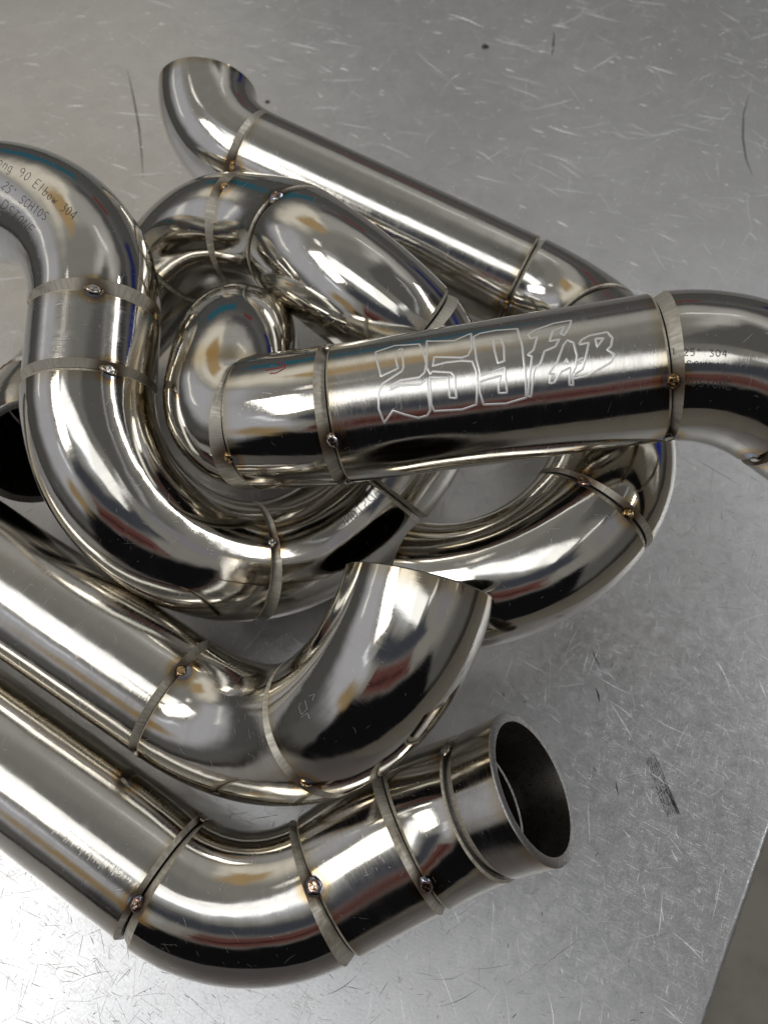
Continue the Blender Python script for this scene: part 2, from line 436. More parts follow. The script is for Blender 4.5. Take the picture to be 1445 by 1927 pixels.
def empty(name, loc):
    o = bpy.data.objects.new(name, None); col.objects.link(o); o.location = loc; o.empty_display_size = .01
    return o

OWNER = dict(a='A', b='B', h='B', c='C', d='C', g='C', e='E', f='F')
# piece: from joint, to joint, kind, bevel length at either end (0 = open mouth)
RUNS = [
 dict(key='A', label='far long pipe, curled elbow at its upper left end, loop at its right end',
  pieces=[('a0','a1','elbow',0,2.2,'pipe_elbow'),('a1','a2','tube',.5,.7,'straight_pipe'),('a2','a3','elbow',2.2,.7,'pipe_elbow'),('a3','a6','tube',2.2,.6,'straight_pipe'),('a6','a4','elbow',.8,1.3,'pipe_elbow'),('a4','a5','elbow',1.3,0,'pipe_elbow')]),
 dict(key='B', label='topmost pipe with the engraved 259 FAB lettering, lying across the others at right',
  pieces=[('b8','b9','elbow',0,-1,'pipe_elbow'),('h9','b0','elbow',-1,2.0,'pipe_elbow'),('b0','b1','elbow',.9,2.5,'pipe_elbow'),('b1','b2','tube',.6,.7,'straight_pipe'),('b2','b3','elbow',2.6,.7,'pipe_elbow'),('b3','b5','tube',2.2,0,'straight_pipe')]),
 dict(key='C', label='serpentine pipe at left with etched lettering on its top elbow',
  pieces=[('c8','c0','tube',0,.6,'straight_pipe'),('c0','c1','elbow',2,2.7,'pipe_elbow'),('c1','c2','tube',.6,2.4,'straight_pipe'),('c2','c3','elbow',.8,.8,'pipe_elbow'),('c3','c4','elbow',2.6,1.6,'pipe_elbow'),('c4','d1','elbow',1.6,2.2,'pipe_elbow'),('d1','d2','elbow',1.0,1.8,'pipe_elbow'),('d2','d3','elbow',.5,.6,'pipe_elbow'),('d3','d4','elbow',2.4,.7,'pipe_elbow'),('d4','g1','elbow',2,2.4,'pipe_elbow'),('g1','g0','elbow',1,0,'pipe_elbow')]),
 dict(key='E', label='middle lower-left pipe whose cut open end curls up in the centre foreground',
  pieces=[('e8','e1','tube',0,2.2,'straight_pipe'),('e1','e2','elbow',.6,2.0,'pipe_elbow'),('e2','e3','elbow',.6,0,'pipe_elbow')]),
 dict(key='F', label='bottom pipe with a straight lower-left run and a wide open round mouth facing right',
  pieces=[('f8','f1','tube',0,1.6,'straight_pipe'),('f1','f2','elbow',2.6,2.8,'pipe_elbow'),('f2','f3','tube',.8,2.4,'reducer_cone'),('f3','f4','elbow',1.6,.8,'reducer_cone'),('f4','f5','tube',2.8,0,'mouth_collar')]),
]
TACKS = [["c1",["c1","c2"],5.952,2.3,0],["c1",["c1","c2"],4.765,1.6,1],["c2",["c1","c2"],5.655,2.3,0],["c3",["c2","c3"],5.568,1.7,0],["f2",["f1","f2"],0.0,2.6,2],["f1",["f8","f1"],0.367,2.0,2],["f1",["f8","f1"],4.957,1.8,0],["e1",["e8","e1"],5.986,1.9,1],["e1",["e8","e1"],1.536,1.5,0],["e2",["e1","e2"],1.274,1.5,1],["b1",["b0","b1"],0.995,1.9,0],["b1",["b0","b1"],5.603,1.7,0],["b1",["b0","b1"],2.007,1.6,0],["b2",["b1","b2"],0.803,1.9,1],["b2",["b1","b2"],1.815,1.8,0],["a4",["a6","a4"],0.279,1.9,2],["a4",["a6","a4"],5.742,2.0,1],["d2",["d1","d2"],6.056,2.6,2],["d3",["d2","d3"],6.056,2.0,1],["a1",["a0","a1"],0.716,2.0,1],["b3",["b2","b3"],1.815,1.6,0],["g1",["d4","g1"],0.436,2.0,1],["f3",["f2","f3"],0.646,2.2,2],["f4",["f3","f4"],5.306,1.8,0],["a2",["a1","a2"],1.187,1.8,1],["b0",["h9","b0"],1.309,1.7,1]]
TP = []
for jn, seg, ang, rad, kind in TACKS:
    pc = Piece(seg[0], seg[1]); TP.append(pc.point(0 if seg[0] == jn else pc.L, ang)[0])
TP = np.array(TP)
def chain(spec):
    root = bpy.data.objects.new('exhaust_runner', None); col.objects.link(root)
    tagp(root, spec['label'], 'exhaust pipe', 'tack-welded stainless header runners lying tangled on the bench')
    for (a, b, kind, ba, bb, pn) in spec['pieces']:
        pc = Piece(a, b, -0.12 if kind == 'tube' else 0.0)
        PC[a + b] = pc
        o = sweep(pc, pn, M_TUBE if kind == 'tube' else M_ELBOW, root, ba, bb)
        PO[a + b] = o
    ROOT[spec['key']] = root
    return root
PC, ROOT, PO = {}, {}, {}
for sp in RUNS: chain(sp)

# ---------------------------------------------------------------- tack welds
def tack_mesh(rad, seed):
    rnd = random.Random(seed)
    V, F = [], []
    nr, na = 7, 18
    ph = rnd.random() * 6
    V.append((0, 0, rad * .42))
    for i in range(1, nr + 1):
        f = i / nr
        for j in range(na):
            a = 2 * math.pi * j / na
            rr = rad * f * (1 + .10 * math.sin(2 * a + ph) + .06 * math.sin(5 * a + ph * 2))
            z = rad * (.46 * math.sqrt(max(0, 1 - f**2.2)) + .03 * math.sin(a * 3 + ph) * f * (1 - f) * 4 - .14 * f**3 - (.14 * math.exp(-(f * 3)**2)))
            V.append((rr * math.cos(a), rr * math.sin(a), z))
    for j in range(na): F.append((0, 1 + j, 1 + (j + 1) % na))
    for i in range(nr - 1):
        for j in range(na):
            a = 1 + i * na + j; b = 1 + i * na + (j + 1) % na
            F.append((a, a + na, b + na, b))
    return V, F
for k, (jn, seg, ang, rad, kind) in enumerate(TACKS):
    pc = PC[seg[0] + seg[1]]
    s = 0 if seg[0] == jn else pc.L
    q, n = pc.point(s, ang, -0.35)
    V, F = tack_mesh(rad * 1.08, k)
    o = mesh_ob('tack_weld', [tuple(np.array(v) * MM) for v in V], F, M_TACK[kind], ROOT[OWNER[jn[0]]])
    t = pc.t[0] if s == 0 else pc.t[-1]
    z = Vector(n); x = Vector(t - (t @ n) * n).normalized(); y = z.cross(x)
    from mathutils import Matrix
    o.matrix_world = Matrix(((x.x, y.x, z.x, q[0] * MM), (x.y, y.y, z.y, q[1] * MM), (x.z, y.z, z.z, q[2] * MM), (0, 0, 0, 1)))
    o.scale = (.92, 1.12, 1)

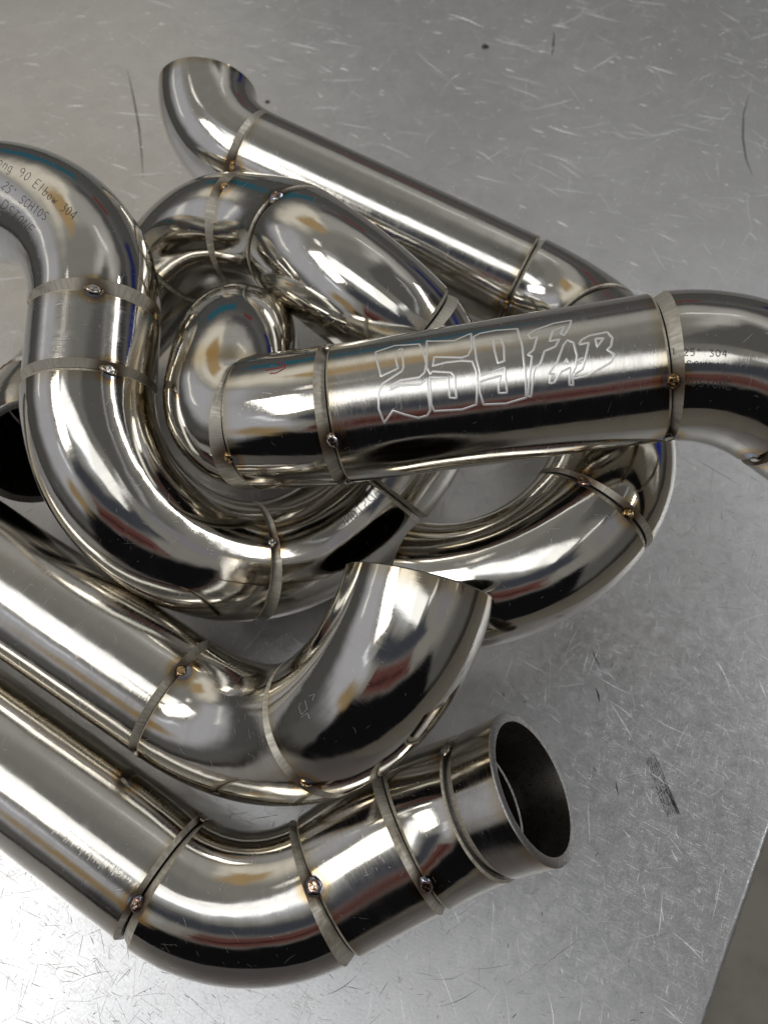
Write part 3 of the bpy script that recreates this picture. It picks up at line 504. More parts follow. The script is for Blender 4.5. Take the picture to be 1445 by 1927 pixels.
# ---------------------------------------------------------------- writing and marks on the pipes
ENG = [[[0.1617,6.032],[0.1626,6.0726],[0.1634,6.111],[0.1641,6.1477],[0.1648,6.1829],[0.166,6.2138],[0.1672,6.2438],[0.1683,6.2729],[0.1694,0.0181],[0.1704,0.0458],[0.1715,0.0729],[0.1725,0.0995],[0.1734,0.1256],[0.1744,0.1512],[0.1753,0.1765],[0.1802,0.1695],[0.185,0.1626],[0.1899,0.1556],[0.1948,0.1486],[0.1996,0.1415],[0.2045,0.1345],[0.2093,0.1274],[0.2142,0.1203],[0.219,0.1132],[0.2239,0.106],[0.2287,0.0988],[0.2279,0.0743],[0.227,0.0494],[0.2261,0.024],[0.2252,-0.002],[0.2243,6.2547],[0.2233,6.2274],[0.2224,6.1994],[0.2245,6.1729],[0.2266,6.1456],[0.2287,6.1175],[0.2308,6.0883],[0.2329,6.0579],[0.2384,6.0535],[0.2439,6.049],[0.2442,6.0847],[0.2444,6.1187],[0.2446,6.1514],[0.2448,6.1828],[0.2449,6.2132],[0.245,6.2427],[0.2451,6.2713],[0.2451,0.0161],[0.2451,0.0434],[0.2451,0.0701],[0.2451,0.0963],[0.2426,0.1212],[0.24,0.1457],[0.2356,0.1557],[0.2312,0.1657],[0.2268,0.1756],[0.2224,0.1855],[0.218,0.1953],[0.2136,0.2051],[0.2092,0.2148],[0.2047,0.2245],[0.2003,0.2342],[0.1959,0.2438],[0.1914,0.2533],[0.187,0.2629],[0.1826,0.2724],[0.1781,0.2818],[0.1757,0.3019],[0.1732,0.3219],[0.1707,0.3417],[0.1682,0.3614],[0.1657,0.3809],[0.1632,0.4004],[0.1626,0.4234],[0.1619,0.4462],[0.1613,0.469],[0.1606,0.4916],[0.1599,0.5143],[0.1592,0.5368],[0.1585,0.5593],[0.1578,0.5818],[0.1571,0.6043],[0.1582,0.6257],[0.1594,0.6472],[0.1605,0.6686],[0.1616,0.6901],[0.1627,0.7117],[0.1638,0.7333],[0.1649,0.755],[0.1659,0.7768],[0.167,0.7988],[0.1706,0.7827],[0.1743,0.7668],[0.1779,0.7509],[0.1815,0.735],[0.1851,0.7192],[0.1887,0.7035],[0.1923,0.6878],[0.1959,0.6721],[0.1994,0.6565],[0.204,0.6668],[0.2086,0.677],[0.2131,0.6872],[0.2177,0.6975],[0.2222,0.7077],[0.2267,0.718],[0.2313,0.7283],[0.2362,0.737],[0.2412,0.7456],[0.2461,0.7543],[0.2511,0.763],[0.256,0.7717],[0.261,0.7804],[0.2659,0.7891],[0.2708,0.7978],[0.2763,0.7949],[0.2818,0.7921],[0.2873,0.7893],[0.2928,0.7864],[0.2982,0.7836],[0.3019,0.7641],[0.3055,0.7446],[0.3092,0.7253],[0.3093,0.7028],[0.3095,0.6804],[0.3096,0.658],[0.3097,0.6356],[0.3098,0.6133],[0.3099,0.591],[0.31,0.5688],[0.3101,0.5465],[0.3103,0.5245],[0.3105,0.5025],[0.3106,0.4804],[0.3108,0.4582],[0.3109,0.436],[0.3111,0.4137],[0.3112,0.3913],[0.3113,0.3687],[0.3114,0.346],[0.3115,0.3231],[0.3116,0.3],[0.3073,0.3142],[0.303,0.3284],[0.2988,0.3425],[0.2945,0.3566],[0.2902,0.3706],[0.2852,0.3685],[0.2802,0.3664],[0.2752,0.3643],[0.2702,0.3622],[0.2652,0.36],[0.2602,0.3579],[0.2552,0.3558],[0.2501,0.3537],[0.2451,0.3516],[0.2401,0.3494],[0.2351,0.3473],[0.23,0.3452],[0.225,0.3431],[0.2201,0.3509],[0.2152,0.3587],[0.2103,0.3665],[0.2054,0.3743],[0.2004,0.3821],[0.1955,0.3898],[0.1985,0.3671],[0.2015,0.3443],[0.2044,0.3213],[0.2092,0.3132],[0.2139,0.3052],[0.2186,0.2971],[0.2233,0.289],[0.228,0.2809],[0.2327,0.2728],[0.2379,0.2726],[0.2431,0.2725],[0.2483,0.2723],[0.2534,0.2722],[0.2586,0.2721],[0.2638,0.2719],[0.269,0.2718],[0.2742,0.2717],[0.2793,0.2715],[0.2845,0.2714],[0.2896,0.2713],[0.294,0.2572],[0.2984,0.2431],[0.3027,0.2289],[0.307,0.2146],[0.3085,0.1903],[0.31,0.1658],[0.3115,0.1408],[0.3129,0.1155],[0.3143,0.0898],[0.3135,0.0632],[0.3126,0.0361],[0.3117,0.0085],[0.3107,6.2632],[0.3098,6.2341],[0.3088,6.2041],[0.3078,6.1731],[0.3068,6.141],[0.3045,6.1102],[0.3022,6.0782],[0.2998,6.0447],[0.2974,6.0095],[0.2923,6.006],[0.2872,6.0024],[0.2821,5.9989],[0.277,5.9954],[0.2719,5.9917],[0.2668,5.9881],[0.2617,5.9844],[0.2566,5.9808],[0.2514,5.9771],[0.2463,5.9733],[0.2411,5.9696],[0.236,5.9658],[0.2308,5.9621],[0.2256,5.9582],[0.2205,5.9544],[0.2156,5.9613],[0.2107,5.9679],[0.2058,5.9747],[0.2009,5.9813],[0.196,5.9878],[0.1911,5.9943],[0.1862,6.0007],[0.1813,6.0071],[0.1764,6.0134],[0.1715,6.0196],[0.1666,6.0258],[0.1617,6.032]],[[0.3202,5.9584],[0.3257,5.9724],[0.3311,5.986],[0.3363,5.9913],[0.3415,5.9965],[0.3467,6.0017],[0.3518,6.0068],[0.357,6.0119],[0.3621,6.0169],[0.3673,6.0219],[0.3724,6.0269],[0.3775,6.0319],[0.3827,6.0367],[0.3878,6.0416],[0.3929,6.0464],[0.398,6.0512],[0.4031,6.0559],[0.4078,6.0472],[0.4126,6.0383],[0.4173,6.0293],[0.4221,6.0202],[0.4269,6.011],[0.4316,6.0016],[0.4364,5.9921],[0.4411,5.9824],[0.4459,5.9726],[0.4507,5.9627],[0.4555,5.9526],[0.4551,5.9926],[0.4547,6.0302],[0.4544,6.0658],[0.454,6.0997],[0.4536,6.1321],[0.4533,6.1633],[0.4529,6.1935],[0.4525,6.2227],[0.4521,6.2511],[0.4489,-0.0063],[0.4457,0.019],[0.4426,0.0438],[0.4394,0.0681],[0.4334,0.0733],[0.4274,0.0786],[0.4214,0.0839],[0.4166,0.0796],[0.4118,0.0752],[0.4071,0.0708],[0.4023,0.0664],[0.3975,0.0621],[0.3927,0.0576],[0.3879,0.0532],[0.3831,0.0487],[0.3783,0.0443],[0.3735,0.0398],[0.3687,0.0353],[0.3639,0.0307],[0.3591,0.0262],[0.3542,0.0216],[0.3494,0.0171],[0.3446,0.0125],[0.3397,0.0079],[0.3384,0.0353],[0.3371,0.0622],[0.3358,0.0884],[0.3344,0.1143],[0.3331,0.1397],[0.3381,0.1373],[0.3431,0.1349],[0.3482,0.1325],[0.3532,0.1302],[0.3582,0.1278],[0.3632,0.1254],[0.3683,0.123],[0.3733,0.1206],[0.378,0.1216],[0.3827,0.1226],[0.3874,0.1236],[0.3921,0.1245],[0.3968,0.1255],[0.4015,0.1265],[0.4062,0.1275],[0.4109,0.1285],[0.4156,0.1295],[0.4203,0.1305],[0.4253,0.1362],[0.4302,0.1419],[0.4352,0.1477],[0.4401,0.1533],[0.4451,0.159],[0.45,0.1647],[0.4513,0.1893],[0.4527,0.2135],[0.454,0.2375],[0.4553,0.2612],[0.4566,0.2846],[0.4579,0.3078],[0.4578,0.3304],[0.4577,0.3529],[0.4576,0.3752],[0.4575,0.3973],[0.4573,0.4194],[0.4572,0.4413],[0.4571,0.4631],[0.4562,0.4841],[0.4553,0.505],[0.4545,0.5259],[0.4536,0.5468],[0.4527,0.5676],[0.4518,0.5884],[0.451,0.6092],[0.4501,0.63],[0.4492,0.6509],[0.4483,0.6718],[0.4474,0.6927],[0.4465,0.7137],[0.4456,0.7348],[0.4408,0.7389],[0.436,0.7429],[0.4312,0.747],[0.4264,0.7511],[0.4216,0.7552],[0.4168,0.7592],[0.412,0.7633],[0.4071,0.7675],[0.4023,0.7716],[0.3975,0.7697],[0.3927,0.7679],[0.3879,0.766],[0.3831,0.7642],[0.3783,0.7624],[0.3735,0.7605],[0.3687,0.7587],[0.3639,0.7568],[0.3591,0.755],[0.3543,0.7532],[0.3495,0.7513],[0.3447,0.7495],[0.3399,0.7476],[0.335,0.7458],[0.3302,0.744],[0.3254,0.7421],[0.3206,0.7403],[0.3191,0.718],[0.3176,0.6958],[0.3161,0.6736],[0.3145,0.6515],[0.3149,0.6306],[0.3152,0.6098],[0.3156,0.589],[0.3159,0.5682],[0.3162,0.5473],[0.3166,0.5265],[0.3169,0.5056],[0.3172,0.4847],[0.3175,0.4637],[0.3177,0.4426],[0.318,0.4215],[0.3183,0.4002],[0.3186,0.3789],[0.3188,0.3574],[0.3191,0.3357],[0.3193,0.3139],[0.3195,0.292],[0.3245,0.2959],[0.3295,0.2998],[0.3345,0.3037],[0.3394,0.3076],[0.3444,0.3115],[0.3493,0.3154],[0.3543,0.3193],[0.3592,0.3232],[0.3642,0.3271],[0.3691,0.3309],[0.3741,0.3348],[0.3738,0.3573],[0.3736,0.3796],[0.3734,0.4019],[0.3732,0.424],[0.373,0.446],[0.3727,0.4678],[0.3725,0.4897],[0.3722,0.5114],[0.372,0.5332],[0.3717,0.5548],[0.3715,0.5765],[0.3712,0.5981],[0.3761,0.6025],[0.3809,0.6069],[0.3858,0.6113],[0.3907,0.6156],[0.3909,0.5939],[0.3912,0.5722],[0.3914,0.5505],[0.3917,0.5287],[0.3919,0.507],[0.3921,0.4851],[0.3923,0.4632],[0.3926,0.4412],[0.3928,0.4192],[0.393,0.397],[0.3932,0.3747],[0.3934,0.3522],[0.3936,0.3296],[0.3906,0.3107],[0.3875,0.2916],[0.3845,0.2724],[0.3795,0.2674],[0.3746,0.2624],[0.3696,0.2574],[0.3646,0.2524],[0.3596,0.2474],[0.3546,0.2423],[0.3496,0.2373],[0.3446,0.2322],[0.3396,0.2271],[0.3346,0.222],[0.3296,0.2169],[0.3263,0.2339],[0.3229,0.2508],[0.3208,0.2258],[0.3187,0.2006],[0.3165,0.1749],[0.3144,0.1489],[0.3149,0.1246],[0.3154,0.0999],[0.3158,0.0748],[0.3163,0.0493],[0.3167,0.0232],[0.3171,-0.0035],[0.3175,6.2523],[0.3179,6.2243],[0.3183,6.1954],[0.3186,6.1657],[0.319,6.1349],[0.3193,6.1029],[0.3196,6.0695],[0.3198,6.0345],[0.3201,5.9977],[0.3202,5.9584]],[[0.4614,6.0373],[0.4665,6.025],[0.4716,6.0124],[0.4768,5.9995],[0.4819,5.9864],[0.4867,5.9854],[0.4915,5.9844],[0.4963,5.9835],[0.501,5.9825],[0.5058,5.9815],[0.5106,5.9806],[0.5154,5.9796],[0.5201,5.9787],[0.5249,5.9777],[0.5297,5.9767],[0.5345,5.98],[0.5394,5.9833],[0.5442,5.9865],[0.5491,5.9898],[0.5539,5.9931],[0.5587,5.9963],[0.5636,5.9995],[0.5684,6.0026],[0.5732,6.0058],[0.578,6.0089],[0.5828,6.0121],[0.5876,6.0152],[0.5924,6.0183],[0.5929,6.0519],[0.5934,6.0841],[0.5939,6.1149],[0.5944,6.1445],[0.5949,6.1731],[0.5954,6.2009],[0.5959,6.2278],[0.5965,6.2541],[0.597,-0.0035],[0.5976,0.0215],[0.5981,0.0461],[0.598,0.0703],[0.5978,0.0942],[0.5976,0.1176],[0.5975,0.1406],[0.5974,0.1634],[0.5972,0.1858],[0.5971,0.2079],[0.597,0.2298],[0.5968,0.2515],[0.5967,0.2729],[0.5966,0.2942],[0.5965,0.3152],[0.5964,0.3361],[0.5963,0.3569],[0.5963,0.3775],[0.5962,0.398],[0.5961,0.4184],[0.596,0.4387],[0.596,0.459],[0.5959,0.4791],[0.5954,0.4991],[0.5949,0.5191],[0.5945,0.539],[0.594,0.5589],[0.5935,0.5788],[0.5931,0.5987],[0.5926,0.6186],[0.5922,0.6385],[0.5917,0.6584],[0.5913,0.6784],[0.5908,0.6984],[0.5904,0.7185],[0.59,0.7386],[0.5854,0.7415],[0.5808,0.7444],[0.5763,0.7473],[0.5717,0.7502],[0.5671,0.7531],[0.5625,0.756],[0.5579,0.7589],[0.5533,0.7619],[0.5488,0.7648],[0.5442,0.7677],[0.5396,0.7707],[0.535,0.7736],[0.5303,0.7765],[0.5254,0.7743],[0.5205,0.7721],[0.5156,0.77],[0.5107,0.7678],[0.5057,0.7656],[0.5008,0.7634],[0.4959,0.7612],[0.4909,0.759],[0.486,0.7568],[0.4811,0.7546],[0.4761,0.7524],[0.4712,0.7502],[0.4662,0.748],[0.4654,0.7255],[0.4645,0.7031],[0.4637,0.6808],[0.4628,0.6585],[0.462,0.6363],[0.4612,0.6141],[0.4603,0.5919],[0.4607,0.569],[0.4611,0.5461],[0.4615,0.5231],[0.4618,0.5002],[0.4622,0.4771],[0.4626,0.454],[0.4677,0.4497],[0.4728,0.4454],[0.4779,0.4412],[0.483,0.4369],[0.4881,0.4326],[0.4929,0.4304],[0.4977,0.4281],[0.5024,0.4259],[0.5072,0.4236],[0.5119,0.4213],[0.5167,0.4191],[0.5214,0.4168],[0.5262,0.4146],[0.5244,0.4356],[0.5227,0.4565],[0.5209,0.4773],[0.5192,0.4981],[0.5174,0.5189],[0.5157,0.5396],[0.5153,0.5626],[0.5149,0.5856],[0.5146,0.6086],[0.5142,0.6317],[0.5189,0.6337],[0.5235,0.6357],[0.5282,0.6377],[0.5329,0.6397],[0.5375,0.6417],[0.5377,0.6214],[0.5379,0.6011],[0.5381,0.5808],[0.5382,0.5606],[0.5384,0.5403],[0.5386,0.5199],[0.5388,0.4996],[0.539,0.4792],[0.5392,0.4587],[0.5394,0.4382],[0.5396,0.4175],[0.5398,0.3968],[0.54,0.376],[0.5402,0.355],[0.5404,0.3339],[0.5406,0.3127],[0.5359,0.3168],[0.5311,0.3209],[0.5264,0.3249],[0.5217,0.329],[0.517,0.3331],[0.5122,0.3371],[0.5075,0.3412],[0.5027,0.3453],[0.498,0.3493],[0.4933,0.3534],[0.4885,0.3574],[0.4838,0.3615],[0.479,0.3655],[0.4743,0.3696],[0.4695,0.3736],[0.4688,0.3517],[0.4681,0.3297],[0.4673,0.3074],[0.4666,0.285],[0.4659,0.2624],[0.4651,0.2395],[0.4644,0.2164],[0.4637,0.193],[0.4629,0.1693],[0.4622,0.1452],[0.4621,0.1213],[0.4621,0.097],[0.462,0.0723],[0.462,0.0471],[0.462,0.0214],[0.4619,-0.0049],[0.4618,6.2514],[0.4618,6.2238],[0.4617,6.1954],[0.4617,6.1661],[0.4616,6.1359],[0.4615,6.1044],[0.4615,6.0716],[0.4614,6.0373]],[[0.5183,6.1567],[0.523,6.1563],[0.5277,6.1558],[0.5324,6.1554],[0.5371,6.1549],[0.5418,6.1545],[0.5424,6.1833],[0.543,6.2112],[0.5436,6.2383],[0.5442,6.2647],[0.5448,0.0073],[0.5454,0.0325],[0.5449,0.0584],[0.5445,0.0837],[0.544,0.1086],[0.5436,0.1331],[0.5431,0.1572],[0.5427,0.1809],[0.5423,0.2044],[0.5418,0.2275],[0.537,0.2308],[0.5321,0.2341],[0.5273,0.2374],[0.5224,0.2407],[0.5218,0.2169],[0.5211,0.1927],[0.5205,0.1683],[0.5198,0.1435],[0.5192,0.1183],[0.5186,0.0927],[0.5179,0.0666],[0.5173,0.04],[0.5174,0.014],[0.5176,6.2706],[0.5178,6.2433],[0.5179,6.2153],[0.5181,6.1865],[0.5183,6.1567]],[[0.62,6.1669],[0.6257,6.149],[0.6314,6.1307],[0.6377,6.1144],[0.6439,6.0979],[0.6488,6.0917],[0.6537,6.0856],[0.6586,6.0794],[0.6635,6.0731],[0.6684,6.0669],[0.6734,6.0605],[0.6783,6.0541],[0.6832,6.0477],[0.6881,6.0411],[0.693,6.0346],[0.6979,6.028],[0.7027,6.0274],[0.7074,6.0268],[0.7121,6.0262],[0.7169,6.0257],[0.7216,6.0251],[0.7263,6.0245],[0.731,6.0239],[0.7357,6.0233],[0.7404,6.0228],[0.7451,6.0222],[0.7499,6.0216],[0.7469,6.0585],[0.744,6.0936],[0.7411,6.1271],[0.7383,6.1594],[0.7349,6.1832],[0.7315,6.2063],[0.7281,6.229],[0.7247,6.2511],[0.7214,6.2728],[0.7166,6.2555],[0.7118,6.2378],[0.7144,6.2146],[0.717,6.1909],[0.7196,6.1665],[0.7223,6.1414],[0.725,6.1157],[0.72,6.1245],[0.7151,6.1333],[0.7101,6.142],[0.7052,6.1506],[0.7003,6.1591],[0.6954,6.1676],[0.6904,6.176],[0.6882,6.203],[0.6859,6.2293],[0.6837,6.2549],[0.6814,-0.0033],[0.6792,0.0212],[0.6771,0.0452],[0.6818,0.0442],[0.6866,0.0431],[0.6914,0.042],[0.6961,0.041],[0.7009,0.0399],[0.7056,0.0388],[0.7027,0.059],[0.6998,0.0789],[0.6969,0.0984],[0.694,0.1178],[0.6912,0.1368],[0.6865,0.1426],[0.6819,0.1484],[0.6773,0.1541],[0.6727,0.1598],[0.668,0.1655],[0.6634,0.1711],[0.6588,0.1768],[0.6568,0.1969],[0.6547,0.2167],[0.6527,0.2364],[0.6507,0.2558],[0.6487,0.2751],[0.6467,0.2943],[0.6447,0.3133],[0.6428,0.3321],[0.6376,0.3459],[0.6325,0.3596],[0.6274,0.3732],[0.6248,0.3971],[0.6222,0.4209],[0.6196,0.4445],[0.6186,0.464],[0.6175,0.4835],[0.6165,0.5029],[0.6155,0.5222],[0.6144,0.5415],[0.6134,0.5609],[0.6124,0.5802],[0.6113,0.5994],[0.6103,0.6188],[0.6093,0.6381],[0.6083,0.6574],[0.6073,0.6768],[0.6063,0.6962],[0.6053,0.7157],[0.6043,0.7353],[0.5999,0.7299],[0.5955,0.7245],[0.5965,0.7033],[0.5975,0.6821],[0.5985,0.661],[0.5995,0.64],[0.6005,0.619],[0.6015,0.598],[0.6025,0.577],[0.6035,0.5561],[0.6046,0.5351],[0.6057,0.5149],[0.6068,0.4947],[0.6079,0.4745],[0.609,0.4542],[0.6101,0.4338],[0.6112,0.4134],[0.6123,0.3929],[0.6135,0.3722],[0.6146,0.3514],[0.6157,0.3305],[0.6169,0.3095],[0.6181,0.2883],[0.6192,0.2669],[0.6204,0.2453],[0.6216,0.2235],[0.6158,0.2068],[0.61,0.1899],[0.6147,0.1767],[0.6194,0.1633],[0.624,0.1499],[0.6287,0.1364],[0.6307,0.1137],[0.6327,0.0905],[0.6347,0.0671],[0.6367,0.0432],[0.6387,0.0188],[0.6407,-0.006],[0.6427,6.2517],[0.6448,6.2257],[0.64,6.2296],[0.6351,6.2335],[0.6302,6.2374],[0.6254,6.2413],[0.6227,6.2049],[0.62,6.1669]],[[0.6605,0.6041],[0.6652,0.6031],[0.6699,0.602],[0.6746,0.601],[0.6775,0.5855],[0.6804,0.57],[0.6833,0.5545],[0.6861,0.539],[0.689,0.5235],[0.6919,0.508],[0.6948,0.4925],[0.6977,0.4769],[0.702,0.4715],[0.7062,0.466],[0.7105,0.4605],[0.7148,0.455],[0.719,0.4495],[0.7233,0.4441],[0.7224,0.4656],[0.7216,0.487],[0.7208,0.5084],[0.72,0.5297],[0.7192,0.551],[0.7184,0.5722],[0.7176,0.5935],[0.7169,0.6148],[0.7161,0.6361],[0.7154,0.6574],[0.7208,0.6634],[0.7263,0.6695],[0.7261,0.6492],[0.726,0.6289],[0.7258,0.6087],[0.7257,0.5885],[0.7256,0.5683],[0.7255,0.5481],[0.7254,0.5278],[0.7281,0.5122],[0.7307,0.4966],[0.7334,0.481],[0.7361,0.4653],[0.7387,0.4496],[0.7398,0.4288],[0.7409,0.4079],[0.742,0.3869],[0.7431,0.3658],[0.7443,0.3445],[0.7454,0.3231],[0.7465,0.3016],[0.746,0.2798],[0.7454,0.2578],[0.7449,0.2355],[0.7444,0.213],[0.7438,0.1903],[0.7433,0.1672],[0.7429,0.1439],[0.7424,0.1201],[0.7386,0.1076],[0.7348,0.095],[0.731,0.0822],[0.7272,0.0693],[0.7239,0.0859],[0.7205,0.1024],[0.7171,0.1186],[0.7138,0.1347],[0.7114,0.1562],[0.709,0.1775],[0.7067,0.1984],[0.7043,0.2192],[0.702,0.2397],[0.6997,0.2601],[0.6974,0.2802],[0.6951,0.3002],[0.6928,0.3201],[0.6905,0.3398],[0.6874,0.3549],[0.6843,0.3699],[0.6813,0.3849],[0.6782,0.3998],[0.6751,0.4146],[0.6721,0.4294],[0.6684,0.4455],[0.6648,0.4615],[0.6611,0.4774],[0.6666,0.4836],[0.672,0.4898],[0.6775,0.4959],[0.673,0.5096],[0.6685,0.5232],[0.664,0.5368],[0.6628,0.5593],[0.6616,0.5817],[0.6605,0.6041]],[[0.7091,0.3735],[0.7115,0.3563],[0.7139,0.3391],[0.7163,0.3217],[0.7177,0.3418],[0.7192,0.3617],[0.7206,0.3815],[0.7149,0.3775],[0.7091,0.3735]],[[0.7567,0.1601],[0.7596,0.1416],[0.7625,0.1228],[0.7654,0.1039],[0.7702,0.0943],[0.775,0.0847],[0.7798,0.075],[0.7846,0.0653],[0.7894,0.0554],[0.794,0.0544],[0.7986,0.0534],[0.8032,0.0523],[0.8078,0.0513],[0.8124,0.0503],[0.817,0.0492],[0.8216,0.0482],[0.8262,0.0472],[0.8308,0.0461],[0.8354,0.0451],[0.8399,0.0441],[0.8422,0.0642],[0.8444,0.084],[0.8467,0.1035],[0.8489,0.1227],[0.8512,0.1417],[0.8497,0.163],[0.8481,0.1841],[0.8466,0.2049],[0.8451,0.2255],[0.8437,0.2459],[0.8395,0.2606],[0.8353,0.2751],[0.8312,0.2896],[0.8349,0.3043],[0.8386,0.319],[0.8423,0.3335],[0.846,0.348],[0.8497,0.3623],[0.8472,0.3809],[0.8446,0.3993],[0.8421,0.4176],[0.8396,0.4359],[0.8371,0.4541],[0.8328,0.4621],[0.8284,0.47],[0.8241,0.4779],[0.8197,0.4858],[0.8154,0.4937],[0.811,0.5015],[0.8067,0.5094],[0.8023,0.5173],[0.798,0.5252],[0.7936,0.5331],[0.7893,0.541],[0.7849,0.5489],[0.7805,0.5567],[0.7762,0.5646],[0.7718,0.5725],[0.7675,0.5804],[0.7628,0.5815],[0.7581,0.5825],[0.7535,0.5835],[0.7488,0.5846],[0.7441,0.5856],[0.7395,0.5866],[0.7348,0.5877],[0.7301,0.5887],[0.7254,0.5897],[0.7288,0.5689],[0.7321,0.548],[0.7355,0.5271],[0.7396,0.5199],[0.7437,0.5127],[0.7478,0.5055],[0.7518,0.4983],[0.7559,0.4911],[0.7579,0.4716],[0.7599,0.4519],[0.7619,0.4323],[0.764,0.4125],[0.766,0.3927],[0.7675,0.3736],[0.769,0.3544],[0.7705,0.335],[0.7721,0.3156],[0.7736,0.296],[0.7752,0.2763],[0.7768,0.2564],[0.7783,0.2364],[0.7799,0.2161],[0.7816,0.1957],[0.7832,0.175],[0.7848,0.154],[0.7802,0.155],[0.7755,0.1561],[0.7708,0.1571],[0.7661,0.1581],[0.7614,0.1591],[0.7567,0.1601]],[[0.8041,0.1122],[0.8087,0.1148],[0.8133,0.1174],[0.8178,0.1199],[0.8224,0.1225],[0.827,0.125],[0.8234,0.1431],[0.8198,0.1609],[0.8162,0.1786],[0.8126,0.1961],[0.8091,0.2135],[0.8055,0.2307],[0.8052,0.2076],[0.8049,0.1843],[0.8046,0.1606],[0.8044,0.1366],[0.8041,0.1122]],[[0.7411,0.3702],[0.7463,0.3636],[0.7515,0.357],[0.7567,0.3504],[0.7619,0.3438]],[[0.7385,0.4192],[0.7428,0.414],[0.7472,0.4088],[0.7515,0.4035],[0.7558,0.3983]]]
V, F = [], []
for st in ENG: ribbon(PC['b1b2'], st, .60, .02, V, F, .10)
mesh_ob('engraved_lettering', V, F, M_ENGRAVE, PO['b1b2'])
PO['b1b2']['label'] = 'straight pipe engraved with the outlined letters 259 FAB'
PO['f4f5']['label'] = 'short end collar with the open round mouth'
